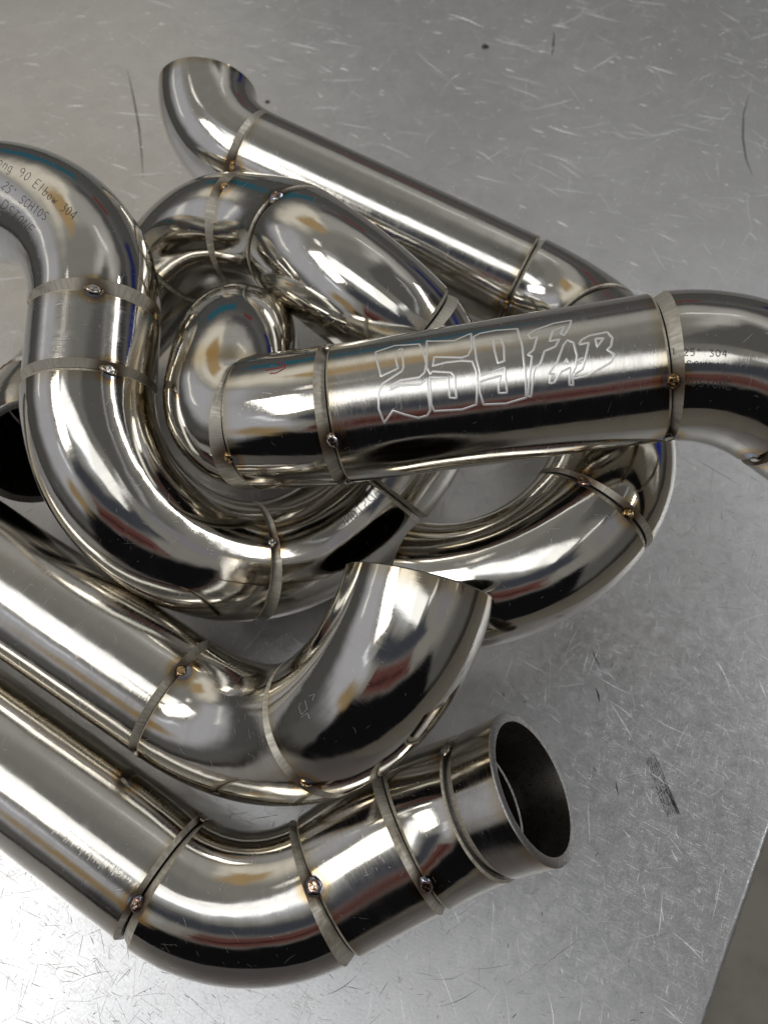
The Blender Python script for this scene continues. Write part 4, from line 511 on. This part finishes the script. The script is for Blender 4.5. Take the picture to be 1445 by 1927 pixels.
ETCH = [[["c0","c1"],[[0.2669,0.1164],[0.2564,0.084],[0.254,0.0328],[0.2621,0.0147],[0.2732,0.0483],[0.2756,0.0987],[0.2669,0.1164]]],[["c0","c1"],[[0.2919,0.1332],[0.2906,0.1007],[0.289,0.0675],[0.287,0.0336]]],[["c0","c1"],[[0.2886,0.0591],[0.2965,0.0398],[0.3057,0.0613],[0.3072,0.0889],[0.3086,0.1161],[0.3096,0.1428]]],[["c0","c1"],[[0.332,0.0476],[0.3222,0.0486],[0.3192,0.0741],[0.324,0.1234],[0.3331,0.1467],[0.3424,0.1371]]],[["c0","c1"],[[0.332,0.0476],[0.336,0.0807],[0.3398,0.1132],[0.3432,0.1451],[0.3463,0.1765],[0.3399,0.1936],[0.3306,0.1822]]],[["c0","c1"],[[0.3978,0.0264],[0.3875,0.0483],[0.3764,0.0188],[0.3743,6.259],[0.3815,6.2469],[0.3954,-0.0069],[0.3988,0.0259],[0.4019,0.0582],[0.4024,0.0912],[0.4026,0.1239]]],[["c0","c1"],[[0.4331,0.1201],[0.4206,0.0809],[0.4188,0.0549],[0.4167,0.0286],[0.4145,0.0019],[0.4206,6.2461],[0.4343,0.0041],[0.4366,0.0303],[0.4388,0.0563],[0.4407,0.0821],[0.4331,0.1201]]],[["c0","c1"],[[0.4938,6.2398],[0.4833,6.2428],[0.4726,6.245],[0.4761,-0.007],[0.4794,0.0237],[0.4823,0.0541],[0.485,0.0842],[0.4875,0.114],[0.4987,0.1107],[0.5098,0.1068]]],[["c0","c1"],[[0.4809,0.0389],[0.4896,0.0367],[0.4982,0.0341]]],[["c0","c1"],[[0.5113,6.2334],[0.5145,6.2587],[0.5175,0.0005],[0.5204,0.0253],[0.5232,0.0499],[0.5257,0.0743],[0.5282,0.0986]]],[["c0","c1"],[[0.5359,6.2215],[0.5391,6.2464],[0.5421,6.2711],[0.545,0.0124],[0.5477,0.0367],[0.5502,0.0609],[0.5527,0.085],[0.5633,0.0793],[0.5667,0.047],[0.5598,0.0048],[0.545,0.0124]]],[["c0","c1"],[[0.5913,0.0612],[0.5808,0.0457],[0.5758,0.0029],[0.5811,6.2592],[0.5917,-0.0084],[0.597,0.0339],[0.5913,0.0612]]],[["c0","c1"],[[0.5994,6.2452],[0.6048,6.272],[0.6101,0.0154],[0.6152,0.0418],[0.6139,0.0172],[0.6126,-0.0075],[0.611,6.251],[0.6159,6.2727],[0.6207,0.011],[0.6254,0.0323],[0.6233,0.0033],[0.621,6.2574],[0.6184,6.2282]]],[["c0","c1"],[[0.6454,6.1421],[0.6554,6.1284],[0.6575,6.157],[0.6594,6.1855],[0.6712,6.1976],[0.6748,6.2212],[0.6783,6.2448],[0.6659,6.2657]]],[["c0","c1"],[[0.6981,6.2171],[0.6846,6.1995],[0.6802,6.1786],[0.6758,6.1575],[0.6713,6.1363],[0.671,6.0916],[0.6847,6.1108],[0.6916,6.1422],[0.6984,6.173],[0.6981,6.2171]]],[["c0","c1"],[[0.7246,6.1618],[0.7191,6.1381],[0.7135,6.1141],[0.7078,6.0898],[0.702,6.0651],[0.6961,6.0401],[0.6985,6.0682],[0.7007,6.0961],[0.7027,6.1239],[0.7046,6.1515],[0.712,6.1357],[0.7192,6.1196]]],[["c0","c1"],[[0.3263,0.4062],[0.3299,0.4092]]],[["c0","c1"],[[0.3625,0.3157],[0.3722,0.293],[0.3813,0.3127],[0.3787,0.3472],[0.3723,0.367],[0.3656,0.3866],[0.3586,0.406],[0.3515,0.4251],[0.3619,0.432],[0.3723,0.4383]]],[["c0","c1"],[[0.4129,0.3136],[0.3983,0.3071],[0.3964,0.3363],[0.3941,0.3653],[0.407,0.3683],[0.409,0.4119],[0.4005,0.4481],[0.3855,0.441]]],[["c0","c1"],[[0.4293,0.3136],[0.4282,0.3417]]],[["c0","c1"],[[0.4362,0.3133],[0.4352,0.3414]]],[["c0","c1"],[[0.5105,0.3116],[0.5003,0.299],[0.4917,0.3232],[0.4935,0.3576],[0.5097,0.3766],[0.5112,0.4139],[0.5012,0.4392],[0.4908,0.4261]]],[["c0","c1"],[[0.5424,0.2965],[0.5322,0.2822],[0.5238,0.3228],[0.5252,0.3572],[0.5262,0.3919],[0.5379,0.4198],[0.547,0.3923]]],[["c0","c1"],[[0.559,0.4046],[0.558,0.377],[0.5568,0.3496],[0.5553,0.3224],[0.5535,0.2954],[0.5516,0.2685]]],[["c0","c1"],[[0.5817,0.3856],[0.5803,0.3584],[0.5786,0.3314],[0.5767,0.3046],[0.5746,0.2779],[0.5723,0.2514]]],[["c0","c1"],[[0.556,0.336],[0.5669,0.3273],[0.5777,0.318]]],[["c0","c1"],[[0.5892,0.2643],[0.5942,0.2305],[0.5969,0.2566],[0.5993,0.2828],[0.6016,0.3091],[0.6038,0.3356],[0.6056,0.3623]]],[["c0","c1"],[[0.6363,0.3273],[0.6237,0.3063],[0.6205,0.274],[0.617,0.2418],[0.6218,0.1997],[0.6345,0.2201],[0.6385,0.2515],[0.6422,0.2832],[0.6363,0.3273]]],[["c0","c1"],[[0.6599,0.1652],[0.6494,0.1627],[0.6445,0.1919],[0.65,0.2211],[0.6663,0.224],[0.6722,0.2552],[0.6666,0.2859],[0.6557,0.2838]]],[["c0","c1"],[[0.3606,0.6436],[0.38,0.6439]]],[["c0","c1"],[[0.3944,0.6947],[0.3983,0.6647],[0.4017,0.635],[0.4046,0.6056],[0.4072,0.5764],[0.4093,0.5475],[0.423,0.5512],[0.4367,0.5541],[0.4392,0.5807],[0.4415,0.6076],[0.4308,0.6599],[0.4109,0.6949],[0.3944,0.6947]]],[["c0","c1"],[[0.4919,0.5665],[0.4801,0.5495],[0.4649,0.5719],[0.4617,0.6095],[0.4705,0.6234],[0.4794,0.637],[0.4746,0.6792],[0.4572,0.7028],[0.4464,0.6828]]],[["c0","c1"],[[0.5096,0.5462],[0.5202,0.5441],[0.5308,0.5414],[0.5415,0.5382]]],[["c0","c1"],[[0.5256,0.5427],[0.5226,0.5731],[0.5191,0.604],[0.5151,0.6355],[0.5105,0.6674],[0.5053,0.7]]],[["c0","c1"],[[0.5546,0.6859],[0.5452,0.6503],[0.55,0.6101],[0.554,0.5708],[0.5711,0.5263],[0.5824,0.5577],[0.5791,0.597],[0.575,0.6374],[0.5546,0.6859]]],[["c0","c1"],[[0.5873,0.6698],[0.5911,0.6364],[0.5942,0.6037],[0.5968,0.5719],[0.5989,0.5407],[0.6006,0.5101],[0.6042,0.5324],[0.6077,0.5549],[0.611,0.5777],[0.6142,0.6008],[0.6172,0.6244],[0.62,0.6483],[0.623,0.6149],[0.6254,0.5824],[0.6273,0.5508],[0.6287,0.5198],[0.6297,0.4895]]],[["c0","c1"],[[0.6759,0.4493],[0.666,0.4588],[0.656,0.4679],[0.6459,0.4765],[0.645,0.5067],[0.6438,0.5376],[0.6421,0.5692],[0.64,0.6016],[0.6373,0.6349],[0.6487,0.6257],[0.66,0.6157],[0.6712,0.6051]]],[["c0","c1"],[[0.643,0.5533],[0.6559,0.5424],[0.6686,0.5308]]],[["c3","c4"],[[1.0125,0.3948],[1.0125,0.3672],[1.0125,0.3397],[1.0125,0.3123],[1.0125,0.285],[1.0125,0.2576],[1.0125,0.2512],[1.0125,0.2449],[1.0125,0.2713],[1.0125,0.3105],[1.0125,0.3169],[1.0125,0.3233]]],[["c3","c4"],[[1.0125,0.316],[1.0125,0.3363],[1.0125,0.3567],[1.0125,0.3772]]],[["c3","c4"],[[1.0022,0.3592],[1.0125,0.3461],[1.0125,0.3329],[1.0125,0.2987],[1.0125,0.2645],[1.0125,0.2434],[1.0125,0.2222],[1.005,0.2353],[0.9938,0.2484],[0.9904,0.2826],[0.9871,0.3169],[0.9947,0.338],[1.0022,0.3592]]],[["c3","c4"],[[0.9629,0.3426],[0.9602,0.3131],[0.9575,0.2837],[0.9548,0.2543],[0.952,0.2249],[0.9492,0.1955],[0.9432,0.2231],[0.9374,0.2508],[0.9317,0.2784],[0.926,0.3062],[0.9205,0.334]]],[["c3","c4"],[[0.9586,0.2911],[0.9438,0.2877],[0.929,0.2845]]],[["c3","c4"],[[0.9017,0.3354],[0.9011,0.3074],[0.9006,0.2795],[0.9,0.2516],[0.8995,0.2237],[0.8989,0.1958],[0.8857,0.2005],[0.8726,0.2055],[0.8653,0.2309],[0.8582,0.2564],[0.8623,0.3048],[0.8804,0.3376],[0.9017,0.3354]]],[["c3","c4"],[[0.8005,0.2264],[0.8133,0.2079],[0.8317,0.2255],[0.8304,0.2607],[0.8173,0.2757],[0.8042,0.291],[0.8023,0.3284],[0.8194,0.347],[0.8373,0.3268]]],[["c3","c4"],[[0.7812,0.2083],[0.7665,0.2078],[0.7518,0.2075],[0.737,0.2075]]],[["c3","c4"],[[0.7591,0.2076],[0.7589,0.2355],[0.7587,0.2634],[0.7586,0.2913],[0.7585,0.3192],[0.7585,0.3471]]],[["c3","c4"],[[0.6975,0.3483],[0.7065,0.3304],[0.7157,0.3125],[0.7153,0.2777],[0.7151,0.2429],[0.7053,0.2259],[0.6954,0.2091],[0.6821,0.245],[0.6809,0.2797],[0.6798,0.3144],[0.6975,0.3483]]],[["c3","c4"],[[0.6578,0.3425],[0.6596,0.3149],[0.6614,0.2874],[0.6633,0.2598],[0.6653,0.2323],[0.6674,0.2047],[0.6588,0.2257],[0.6504,0.2468],[0.6421,0.2679],[0.6339,0.2891],[0.6259,0.3104],[0.618,0.3318],[0.6194,0.3042],[0.6209,0.2766],[0.6225,0.249],[0.6242,0.2214],[0.626,0.1937]]],[["c3","c4"],[[0.5605,0.1805],[0.5749,0.183],[0.5894,0.1858],[0.6037,0.1889],[0.6021,0.2166],[0.6006,0.2442],[0.5992,0.2719],[0.5979,0.2995],[0.5967,0.3271],[0.5825,0.324],[0.5683,0.3212],[0.554,0.3187]]],[["c3","c4"],[[0.5999,0.2581],[0.5828,0.2545],[0.5657,0.2513]]],[["b2","b3"],[[0.1134,0.5835],[0.1011,0.5681],[0.0886,0.5785],[0.089,0.6027],[0.0987,0.6146],[0.1085,0.6262],[0.1093,0.6524],[0.0965,0.6629],[0.0837,0.6472]]],[["b2","b3"],[[0.1567,0.5978],[0.1452,0.5807],[0.1307,0.6009],[0.1299,0.6246],[0.1291,0.6483],[0.1426,0.6757],[0.1552,0.6643]]],[["b2","b3"],[[0.1698,0.6817],[0.1701,0.6579],[0.1704,0.6342],[0.1709,0.6105],[0.1714,0.5867]]],[["b2","b3"],[[0.1997,0.6871],[0.1997,0.6633],[0.1997,0.6396],[0.1998,0.6158],[0.2,0.5921]]],[["b2","b3"],[[0.1704,0.6342],[0.1802,0.6361],[0.1899,0.6379],[0.1997,0.6396]]],[["b2","b3"],[[0.2204,0.6141],[0.2312,0.5965],[0.2313,0.6203],[0.2315,0.644],[0.2318,0.6677],[0.2322,0.6915]]],[["b2","b3"],[[0.2755,0.6949],[0.2609,0.6704],[0.2603,0.6467],[0.2598,0.623],[0.2727,0.6002],[0.2866,0.6245],[0.2874,0.6481],[0.2883,0.6718],[0.2755,0.6949]]],[["b2","b3"],[[0.3299,0.6125],[0.3161,0.6014],[0.3045,0.6155],[0.3073,0.6391],[0.3181,0.6476],[0.329,0.6559],[0.3323,0.6813],[0.3206,0.6957],[0.3063,0.6844]]],[["b2","b3"],[[0.0093,0.4121],[0.0192,0.3987],[0.0177,0.4197],[0.0162,0.4407],[0.0147,0.4616],[0.0132,0.4824]]],[["b2","b3"],[[0.0452,0.4936],[0.0493,0.4948]]],[["b2","b3"],[[0.0762,0.435],[0.0854,0.4204],[0.0959,0.4317],[0.095,0.4527],[0.0877,0.4692],[0.0804,0.4856],[0.073,0.5019],[0.0844,0.5049],[0.0958,0.5077]]],[["b2","b3"],[[0.1334,0.4314],[0.1234,0.4295],[0.1135,0.4274],[0.1122,0.4627],[0.1273,0.4641],[0.1327,0.4903],[0.126,0.5116],[0.1097,0.5083]]],[["b2","b3"],[[0.1542,0.435],[0.1529,0.4517]]],[["b2","b3"],[[0.1617,0.4361],[0.1604,0.4528]]],[["b2","b3"],[[0.2203,0.4458],[0.2296,0.4462],[0.2389,0.4464],[0.229,0.4771],[0.242,0.4924],[0.2399,0.5214],[0.2304,0.522],[0.2208,0.5225]]],[["b2","b3"],[[0.2696,0.5252],[0.2576,0.5048],[0.2572,0.484],[0.2568,0.4632],[0.2675,0.442],[0.2791,0.4625],[0.2796,0.4833],[0.2803,0.5041],[0.2696,0.5252]]],[["b2","b3"],[[0.3146,0.5222],[0.3137,0.5016],[0.3128,0.4809],[0.312,0.4601],[0.3113,0.4392],[0.3052,0.4593],[0.2991,0.4793],[0.293,0.4992],[0.3058,0.4982],[0.3186,0.4969]]],[["b2","b3"],[[-0.0125,0.8247],[-0.0125,0.8053],[-0.0125,0.786],[-0.0114,0.7667],[-0.0097,0.7476],[-0.008,0.7286],[0.0025,0.7335],[0.0129,0.7384],[0.0173,0.7621],[0.0093,0.7843],[-0.0014,0.7794],[-0.012,0.7744]]],[["b2","b3"],[[0.0001,0.7801],[0.0045,0.7994],[0.0091,0.8189],[0.0137,0.8384]]],[["b2","b3"],[[0.0449,0.8514],[0.0324,0.8213],[0.0339,0.797],[0.0355,0.7729],[0.0504,0.7544],[0.0626,0.7837],[0.0613,0.8079],[0.0601,0.8323],[0.0449,0.8514]]],[["b2","b3"],[[0.0751,0.8627],[0.0791,0.8441],[0.083,0.8256],[0.0869,0.8072],[0.0908,0.7888],[0.0946,0.7705],[0.097,0.7909],[0.0995,0.8113],[0.1021,0.8318],[0.1048,0.8525],[0.1076,0.8733]]],[["b2","b3"],[[0.0828,0.8305],[0.102,0.8367]]],[["b2","b3"],[[0.122,0.8775],[0.1223,0.8577],[0.1226,0.838],[0.1229,0.8184],[0.1234,0.7989],[0.1238,0.7796],[0.1425,0.7896],[0.148,0.808],[0.1536,0.8265],[0.1516,0.8604],[0.1384,0.8819],[0.122,0.8775]]],[["b2","b3"],[[0.1988,0.8087],[0.1847,0.7944],[0.1721,0.8064],[0.1741,0.8311],[0.1851,0.8422],[0.1963,0.8531],[0.1989,0.8802],[0.186,0.8927],[0.1713,0.8778]]],[["b2","b3"],[[0.2144,0.7998],[0.225,0.8014],[0.2356,0.8029],[0.2462,0.8042]]],[["b2","b3"],[[0.2303,0.8021],[0.2309,0.8216],[0.2315,0.8411],[0.2322,0.8607],[0.233,0.8804],[0.2339,0.9003]]],[["b2","b3"],[[0.282,0.9049],[0.2658,0.879],[0.2644,0.8545],[0.2632,0.83],[0.2761,0.807],[0.2915,0.8321],[0.2931,0.8564],[0.2948,0.881],[0.282,0.9049]]],[["b2","b3"],[[0.3133,0.9062],[0.3117,0.8865],[0.3101,0.8668],[0.3087,0.8473],[0.3073,0.8279],[0.3061,0.8086],[0.3134,0.8281],[0.3209,0.8476],[0.3286,0.8671],[0.3365,0.8866],[0.3447,0.9062],[0.3427,0.8866],[0.3409,0.867],[0.3392,0.8476],[0.3375,0.8282],[0.336,0.809]]],[["b2","b3"],[[0.3836,0.8071],[0.3731,0.8078],[0.3625,0.8083],[0.3519,0.8087],[0.3535,0.8279],[0.3553,0.8472],[0.3572,0.8666],[0.3592,0.8861],[0.3613,0.9057],[0.3724,0.9052],[0.3834,0.9045],[0.3945,0.9036]]],[["b2","b3"],[[0.3563,0.8569],[0.3693,0.8563],[0.3822,0.8555]]],[["b0","b1"],[[0.9097,5.4629],[0.8856,5.4629],[0.8375,5.428],[0.9008,5.5704],[0.8986,5.6886],[0.9227,5.7728],[0.9388,5.757],[0.9549,5.7404]]],[["b0","b1"],[[0.8772,5.833],[0.8833,5.7619],[0.8476,5.609],[0.7989,5.5064],[0.8182,5.6792],[0.8476,5.8032],[0.8772,5.833]]],[["b0","b1"],[[0.7997,5.8801],[0.7855,5.82],[0.768,5.7478],[0.7438,5.6505],[0.7735,5.7129],[0.7994,5.7626],[0.8232,5.8057],[0.8081,5.8144],[0.793,5.823],[0.778,5.8315]]]]
by = {}
for seg, st in ETCH: by.setdefault(tuple(seg), []).append(st)
for seg, sts in by.items():
    V, F = [], []
    for st in sts:
        st = [p for i, p in enumerate(st) if i == 0 or abs(p[0] - st[i-1][0]) < .08]
        if len(st) > 1: ribbon(PC[''.join(seg)], st, .26, .015, V, F, .01)
    mesh_ob('etched_lettering', V, F, M_ETCH, PO[''.join(seg)])
RED = [[["b0","b1"],[[0.4228,6.1483],[0.4393,6.146],[0.4558,6.1436],[0.4722,6.1413],[0.4886,6.139],[0.5051,6.1367],[0.5214,6.1344],[0.5378,6.1321],[0.5541,6.1299],[0.5704,6.1276],[0.5815,6.1051],[0.5924,6.082],[0.6031,6.058],[0.5843,6.0487],[0.5653,6.0392],[0.5463,6.0297],[0.527,6.0199],[0.5075,6.0102]]],[["b0","b1"],[[0.6067,6.0817],[0.6115,6.1157],[0.6158,6.1483],[0.6033,6.1608],[0.5908,6.1733],[0.5782,6.1855],[0.5657,6.1976],[0.5531,6.2096],[0.5405,6.2215],[0.5246,6.2207],[0.5086,6.22],[0.4926,6.2192],[0.4766,6.2185]]]]
V, F = [], []
for seg, st in RED: ribbon(PC[''.join(seg)], st, .42, .02, V, F, .02)
mesh_ob('red_marker_scribble', V, F, M_RED, PO['b0b1'])
MARKS = [[["e8","e1"],[[0.8895,0.9513],[0.8904,0.9808],[0.8912,1.0122],[0.892,1.0452],[0.8927,1.0805]]],[["e8","e1"],[[0.9005,0.8641],[0.899,0.8988],[0.8974,0.9353],[0.9009,0.9546],[0.9038,0.925],[0.9066,0.8966],[0.907,0.929],[0.9073,0.963],[0.9035,1.0349]]],[["e2","e3"],[[0.2557,0.029],[0.2476,0.0396],[0.2394,0.0504],[0.2313,0.0612],[0.2312,0.0859],[0.231,0.1103],[0.2306,0.1344],[0.2301,0.1582],[0.2405,0.1563],[0.2509,0.1548],[0.2612,0.1534],[0.2715,0.1523],[0.274,0.1325],[0.2765,0.1125],[0.2789,0.0922],[0.2812,0.0717],[0.2835,0.051]]],[["e2","e3"],[[0.3107,0.0431],[0.3199,0.0548],[0.3291,0.0666],[0.338,0.0784],[0.3468,0.0903],[0.34,0.0992],[0.3331,0.1081],[0.3263,0.1171],[0.3195,0.1262]]],[["e2","e3"],[[0.2178,0.174],[0.2284,0.1781],[0.239,0.1824],[0.2494,0.1869],[0.2598,0.1916],[0.2589,0.2158],[0.2579,0.2399],[0.2567,0.2637]]],[["f8","f1"],[[0.8391,0.2931],[0.8394,0.2718],[0.8398,0.2507],[0.8392,0.2249],[0.8387,0.1994]]],[["f8","f1"],[[0.8474,0.223],[0.8477,0.202],[0.8471,0.1764]]],[["f8","f1"],[[0.8492,0.2056],[0.8494,0.1897],[0.849,0.1702]]],[["f8","f1"],[[0.8601,0.2757],[0.8604,0.2549],[0.8607,0.2344],[0.8602,0.2093],[0.8597,0.1844]]],[["f8","f1"],[[0.8638,0.2805],[0.8643,0.2448],[0.8639,0.2232],[0.8634,0.2016]]],[["f8","f1"],[[0.8738,0.2798],[0.874,0.2609],[0.8736,0.2377]]],[["f8","f1"],[[0.8836,0.2399],[0.884,0.2136],[0.8833,0.1816]]],[["f8","f1"],[[0.8889,0.2589],[0.8892,0.2382],[0.8887,0.2131]]],[["f8","f1"],[[0.8911,0.2971],[0.8916,0.2662],[0.8909,0.2286]]],[["f8","f1"],[[0.8958,0.1828],[0.896,0.1625],[0.8955,0.1375]]],[["f8","f1"],[[0.9057,0.2828],[0.9063,0.2448],[0.9058,0.2217],[0.9054,0.1988]]],[["f8","f1"],[[0.9037,0.2346],[0.9042,0.204],[0.9034,0.1668]]],[["f8","f1"],[[0.9153,0.2661],[0.9158,0.2345],[0.9151,0.1962]]],[["f8","f1"],[[0.9256,0.2858],[0.9261,0.2539],[0.9254,0.2152]]],[["f8","f1"],[[0.9268,0.2093],[0.9271,0.1844],[0.9265,0.1541]]],[["f8","f1"],[[0.9339,0.2185],[0.9343,0.1897],[0.9336,0.1546]]],[["f8","f1"],[[0.9442,0.2293],[0.9447,0.2006],[0.9439,0.1655]]],[["f8","f1"],[[0.9443,0.215],[0.9448,0.1773],[0.9443,0.1543],[0.9439,0.1314]]],[["f8","f1"],[[0.9478,0.253],[0.9482,0.2213],[0.9479,0.2019],[0.9475,0.1826]]],[["f8","f1"],[[0.9521,0.2007],[0.9527,0.1623],[0.9522,0.1388],[0.9517,0.1155]]]]
by = {}
for seg, st in MARKS: by.setdefault(tuple(seg), []).append(st)
for seg, sts in by.items():
    V, F = [], []
    for st in sts: ribbon(PC[''.join(seg)], st, .20 if seg[0][0] == 'f' else .12, .015, V, F, .02)
    mesh_ob('scratched_mark', V, F, M_SCRATCH, PO[''.join(seg)])
# small handling scratches scattered over every pipe
for key, root in ROOT.items():
    V, F = [], []
    rnd = random.Random(hash(len(key)) + ord(key))
    for pk, pc in PC.items():
        if OWNER[pk[2]] != key or OWNER[pk[0]] != key: continue
        for _ in range(int(pc.L * 3.5)):
            s = rnd.uniform(3, max(3.5, pc.L - 3)); a = rnd.uniform(0, 2 * math.pi)
            ln = rnd.choice((.5, .8, 1.2, 1.8, 3.5)) * rnd.uniform(.5, 1.2)
            th = rnd.gauss(math.pi / 2, .8); cv = rnd.uniform(-.5, .5)
            pts = []
            for i in range(5):
                f = i / 4 - .5
                th2 = th + cv * f
                pts.append(((s + ln * f * math.cos(th2)) / pc.L, a + ln * f * math.sin(th2) / R0))
            ribbon(pc, [(float(np.interp(p[0] * pc.L, pc.s, pc.T)), p[1]) for p in pts], rnd.choice((.05, .07, .10)), .01, V, F, .006, True)
    tagp(mesh_ob('handling_scratches', V, F, M_SCRATCH, root), kind='stuff')

# ---------------------------------------------------------------- the bench
bench = bpy.data.objects.new('workbench', None); col.objects.link(bench)
tagp(bench, 'scratched aluminium workbench top under the tangled pipes, its worn edge at lower right', 'workbench')
E0 = np.array((98.3, -36.5)); ED = np.array((133.2, 21.5)) - E0; ED /= np.linalg.norm(ED)
EN = np.array([ED[1], -ED[0]])            # points off the bench
def epos(u, v): p = E0 + ED * u + EN * (v + 2.0); return (p[0] * MM, p[1] * MM)
prof = [(0, 0)] + [(-2.2 + 2.2 * math.sin(a) + 2.2, -2.2 + 2.2 * math.cos(a)) for a in (0.0,)] 
# top sheet, rounded nose and skirt, swept along the edge
nose = [(-900, 0), (-14, 0), (-7, 0), (-3.2, 0), (-2.6, 0)] + [(-2.6 + 2.6 * math.sin(a), -2.6 + 2.6 * math.cos(a)) for a in [math.pi / 2 * i / 8 for i in range(1, 9)]] + [(0, -38), (-3, -38), (-3, -3.2), (-900, -3.2)]
V, F, MI = [], [], []
rnd = random.Random(5)
U = [-420, -200] + [-80 + i * 1.5 for i in range(160)] + [200, 400, 1300]
for u in U:
    for k, (v, z) in enumerate(nose):
        jit = 0
        if 4 < k < 12 and -80 < u < 160: jit = rnd.gauss(0, .05) + (-.22 * math.exp(-((u - 26) / 9)**2) * rnd.random())
        x, y = epos(u, v + jit); V.append((x, y, (z + jit * .6) * MM))
n = len(nose)
for i in range(len(U) - 1):
    for k in range(n - 1):
        F.append((i * n + k, i * n + k + 1, (i + 1) * n + k + 1, (i + 1) * n + k))
        MI.append(1 if 4 <= k <= 12 else 0)
top = mesh_ob('bench_top', V, F, [M_ALU, M_ALUEDGE], bench, True, MI)
def flat_ribbon(pts, width, z, V, F, taper=True, crown=0.0):
    n = len(pts)
    for i, p in enumerate(pts):
        a = np.array(pts[max(i - 1, 0)]); b = np.array(pts[min(i + 1, n - 1)])
        d = b - a; d = d / (np.linalg.norm(d) + 1e-9); sd = np.array([-d[1], d[0]])
        wd = width * (max(.12, math.sin(math.pi * (i + .25) / (n - .5))) if taper else 1)
        q = np.array(p); base = len(V)
        V += [(*((q - sd * wd / 2) * MM), z * MM), (*(q * MM), (z + crown * wd) * MM), (*((q + sd * wd / 2) * MM), z * MM)]
        if i: F += [(base - 3, base, base + 1, base - 2), (base - 2, base + 1, base + 2, base - 1)]
def inside(p): return (p - E0) @ EN < -3
V, F = [], []
rnd = random.Random(21)
k = 0
while k < 15000:
    near = rnd.random() < .62
    y = rnd.uniform(-60, 220) if near else rnd.uniform(160, 580)
    x = rnd.uniform(-190, 190) * (1 if near else 1.9)
    p0 = np.array([x, y])
    if not inside(p0): continue
    k += 1
    sc_ = .45 if near else 1.0
    ln = rnd.choice((2, 3, 4, 6, 9, 22)) * rnd.uniform(.5, 1.2) * (.75 if near else 1.25)
    th = rnd.choice((rnd.gauss(-.45, .35), rnd.gauss(1.2, .4), rnd.uniform(0, 3.14)))
    cv = rnd.gauss(0, .25)
    pts = []; q = p0.copy()
    m = 5 if ln < 12 else 10
    for i in range(m):
        if not inside(q): break
        pts.append(tuple(q)); th += cv / m + rnd.gauss(0, .03); q = q + np.array([math.cos(th), math.sin(th)]) * ln / m
    if len(pts) > 2: flat_ribbon(pts, rnd.choice((.07, .09, .12, .16, .24)) * (1 if near else 1.8), .012, V, F, True, rnd.choice((.15, .3, .45)))
tagp(mesh_ob('fine_scratches', V, F, simple('bench_scratch', (0.99, 0.99, 0.98), .78, .46, 900, amt=.08), bench, False), kind='stuff')
# dark nicks and gouges
V, F = [], []
for pts, wd in (([(79.3, 68.6), (80.0, 66.2), (80.0, 63.3)], .8), ([(82.2, 35.5), (82.3, 33.2), (82.5, 30.7)], .5), ([(80.1, 82.9), (80.5, 80.2), (81.8, 77.7)], .6),
                ([(105.2, 475.9), (103.5, 463.0), (101.4, 452.0)], 1.2), ([(213.3, 416.9), (205.5, 397.9), (200.8, 377.4), (198.8, 360.0), (199.5, 347.3)], .9),
                ([(-153.2, 439.2), (-148.7, 424.2), (-143.3, 405.0), (-138.4, 386.4), (-133.7, 364.3), (-130.1, 345.2)], .9)):
    flat_ribbon(pts, wd, .018, V, F)
for _ in range(150):
    p0 = np.array([rnd.uniform(-150, 140), rnd.uniform(-45, 210)])
    if not inside(p0): continue
    th = rnd.gauss(1.35, .5); ln = rnd.uniform(.5, 2.4)
    d = np.array([math.cos(th), math.sin(th)]) * ln
    flat_ribbon([tuple(p0), tuple(p0 + d * .5), tuple(p0 + d)], rnd.uniform(.12, .32), .018, V, F)
tagp(mesh_ob('dark_nicks', V, F, M_GOUGE, bench, False), kind='stuff')
V, F = [], []
for _ in range(520):          # the rubbed black streak right of the open pipe mouth
    f = rnd.random(); s0 = rnd.uniform(0, .93) if rnd.random() < .7 else rnd.uniform(.5, .9); s1 = min(1, s0 + rnd.uniform(.02, .09 + .22 * (f > .75)))
    A0 = np.array((93.7, 43.7)); A1 = np.array((98.4, 22.9)); B0 = np.array((97.5, 45.5)); B1 = np.array((103.2, 24.6))
    pts = [tuple((A0 + (A1 - A0) * s) * (1 - f) + (B0 + (B1 - B0) * s) * f) for s in np.linspace(s0, s1, 4)]
    flat_ribbon(pts, rnd.uniform(.05, .17), .022, V, F)
mesh_ob('black_streak', V, F, simple('rubbed_black', (0.30, 0.30, 0.30), .6, .45, 2600, amt=.75), bench, False)
# crumb of grit at the far side
def crumb(x, y, r, seed):
    rr = random.Random(seed); V, F = [], []
    V.append((0, 0, r)); na = 9
    for i in (1, 2, 3):
        for j in range(na):
            a = 2 * math.pi * j / na; q = r * math.sin(i * .55) * (1 + rr.uniform(-.2, .2)) * 1.3
            V.append((q * math.cos(a) * 1.4, q * math.sin(a), r * math.cos(i * .55)))
    for j in range(na): F.append((0, 1 + j, 1 + (j + 1) % na))
    for i in (0, 1):
        for j in range(na):
            a = 1 + i * na + j; b = 1 + i * na + (j + 1) % na
            F.append((a, a + na, b + na, b))
    return [tuple(np.array(v) * MM) for v in V], F
for (x, y, r, lb) in ((*(61.5, 460.9), 1.3, 'tiny black crumb of grit on the bench beyond the long upper pipe'), (*(-67.5, 408.8), .8, 'tiny rust speck on the bench just above the elbow of the far pipe')):
    V, F = crumb(x, y, r, int(x) + 99)
    o = mesh_ob('grit_crumb', V, F, M_GOUGE, None, True, loc=(x * MM, y * MM, .1 * MM))
    tagp(o, lb, 'grit')

# ---------------------------------------------------------------- floor below the bench
fl = mesh_ob('floor', [(-6, -5, -.88), (6, -5, -.88), (6, 8, -.88), (-6, 8, -.88)], [(0, 1, 2, 3)], M_FLOOR)
tagp(fl, kind='structure')
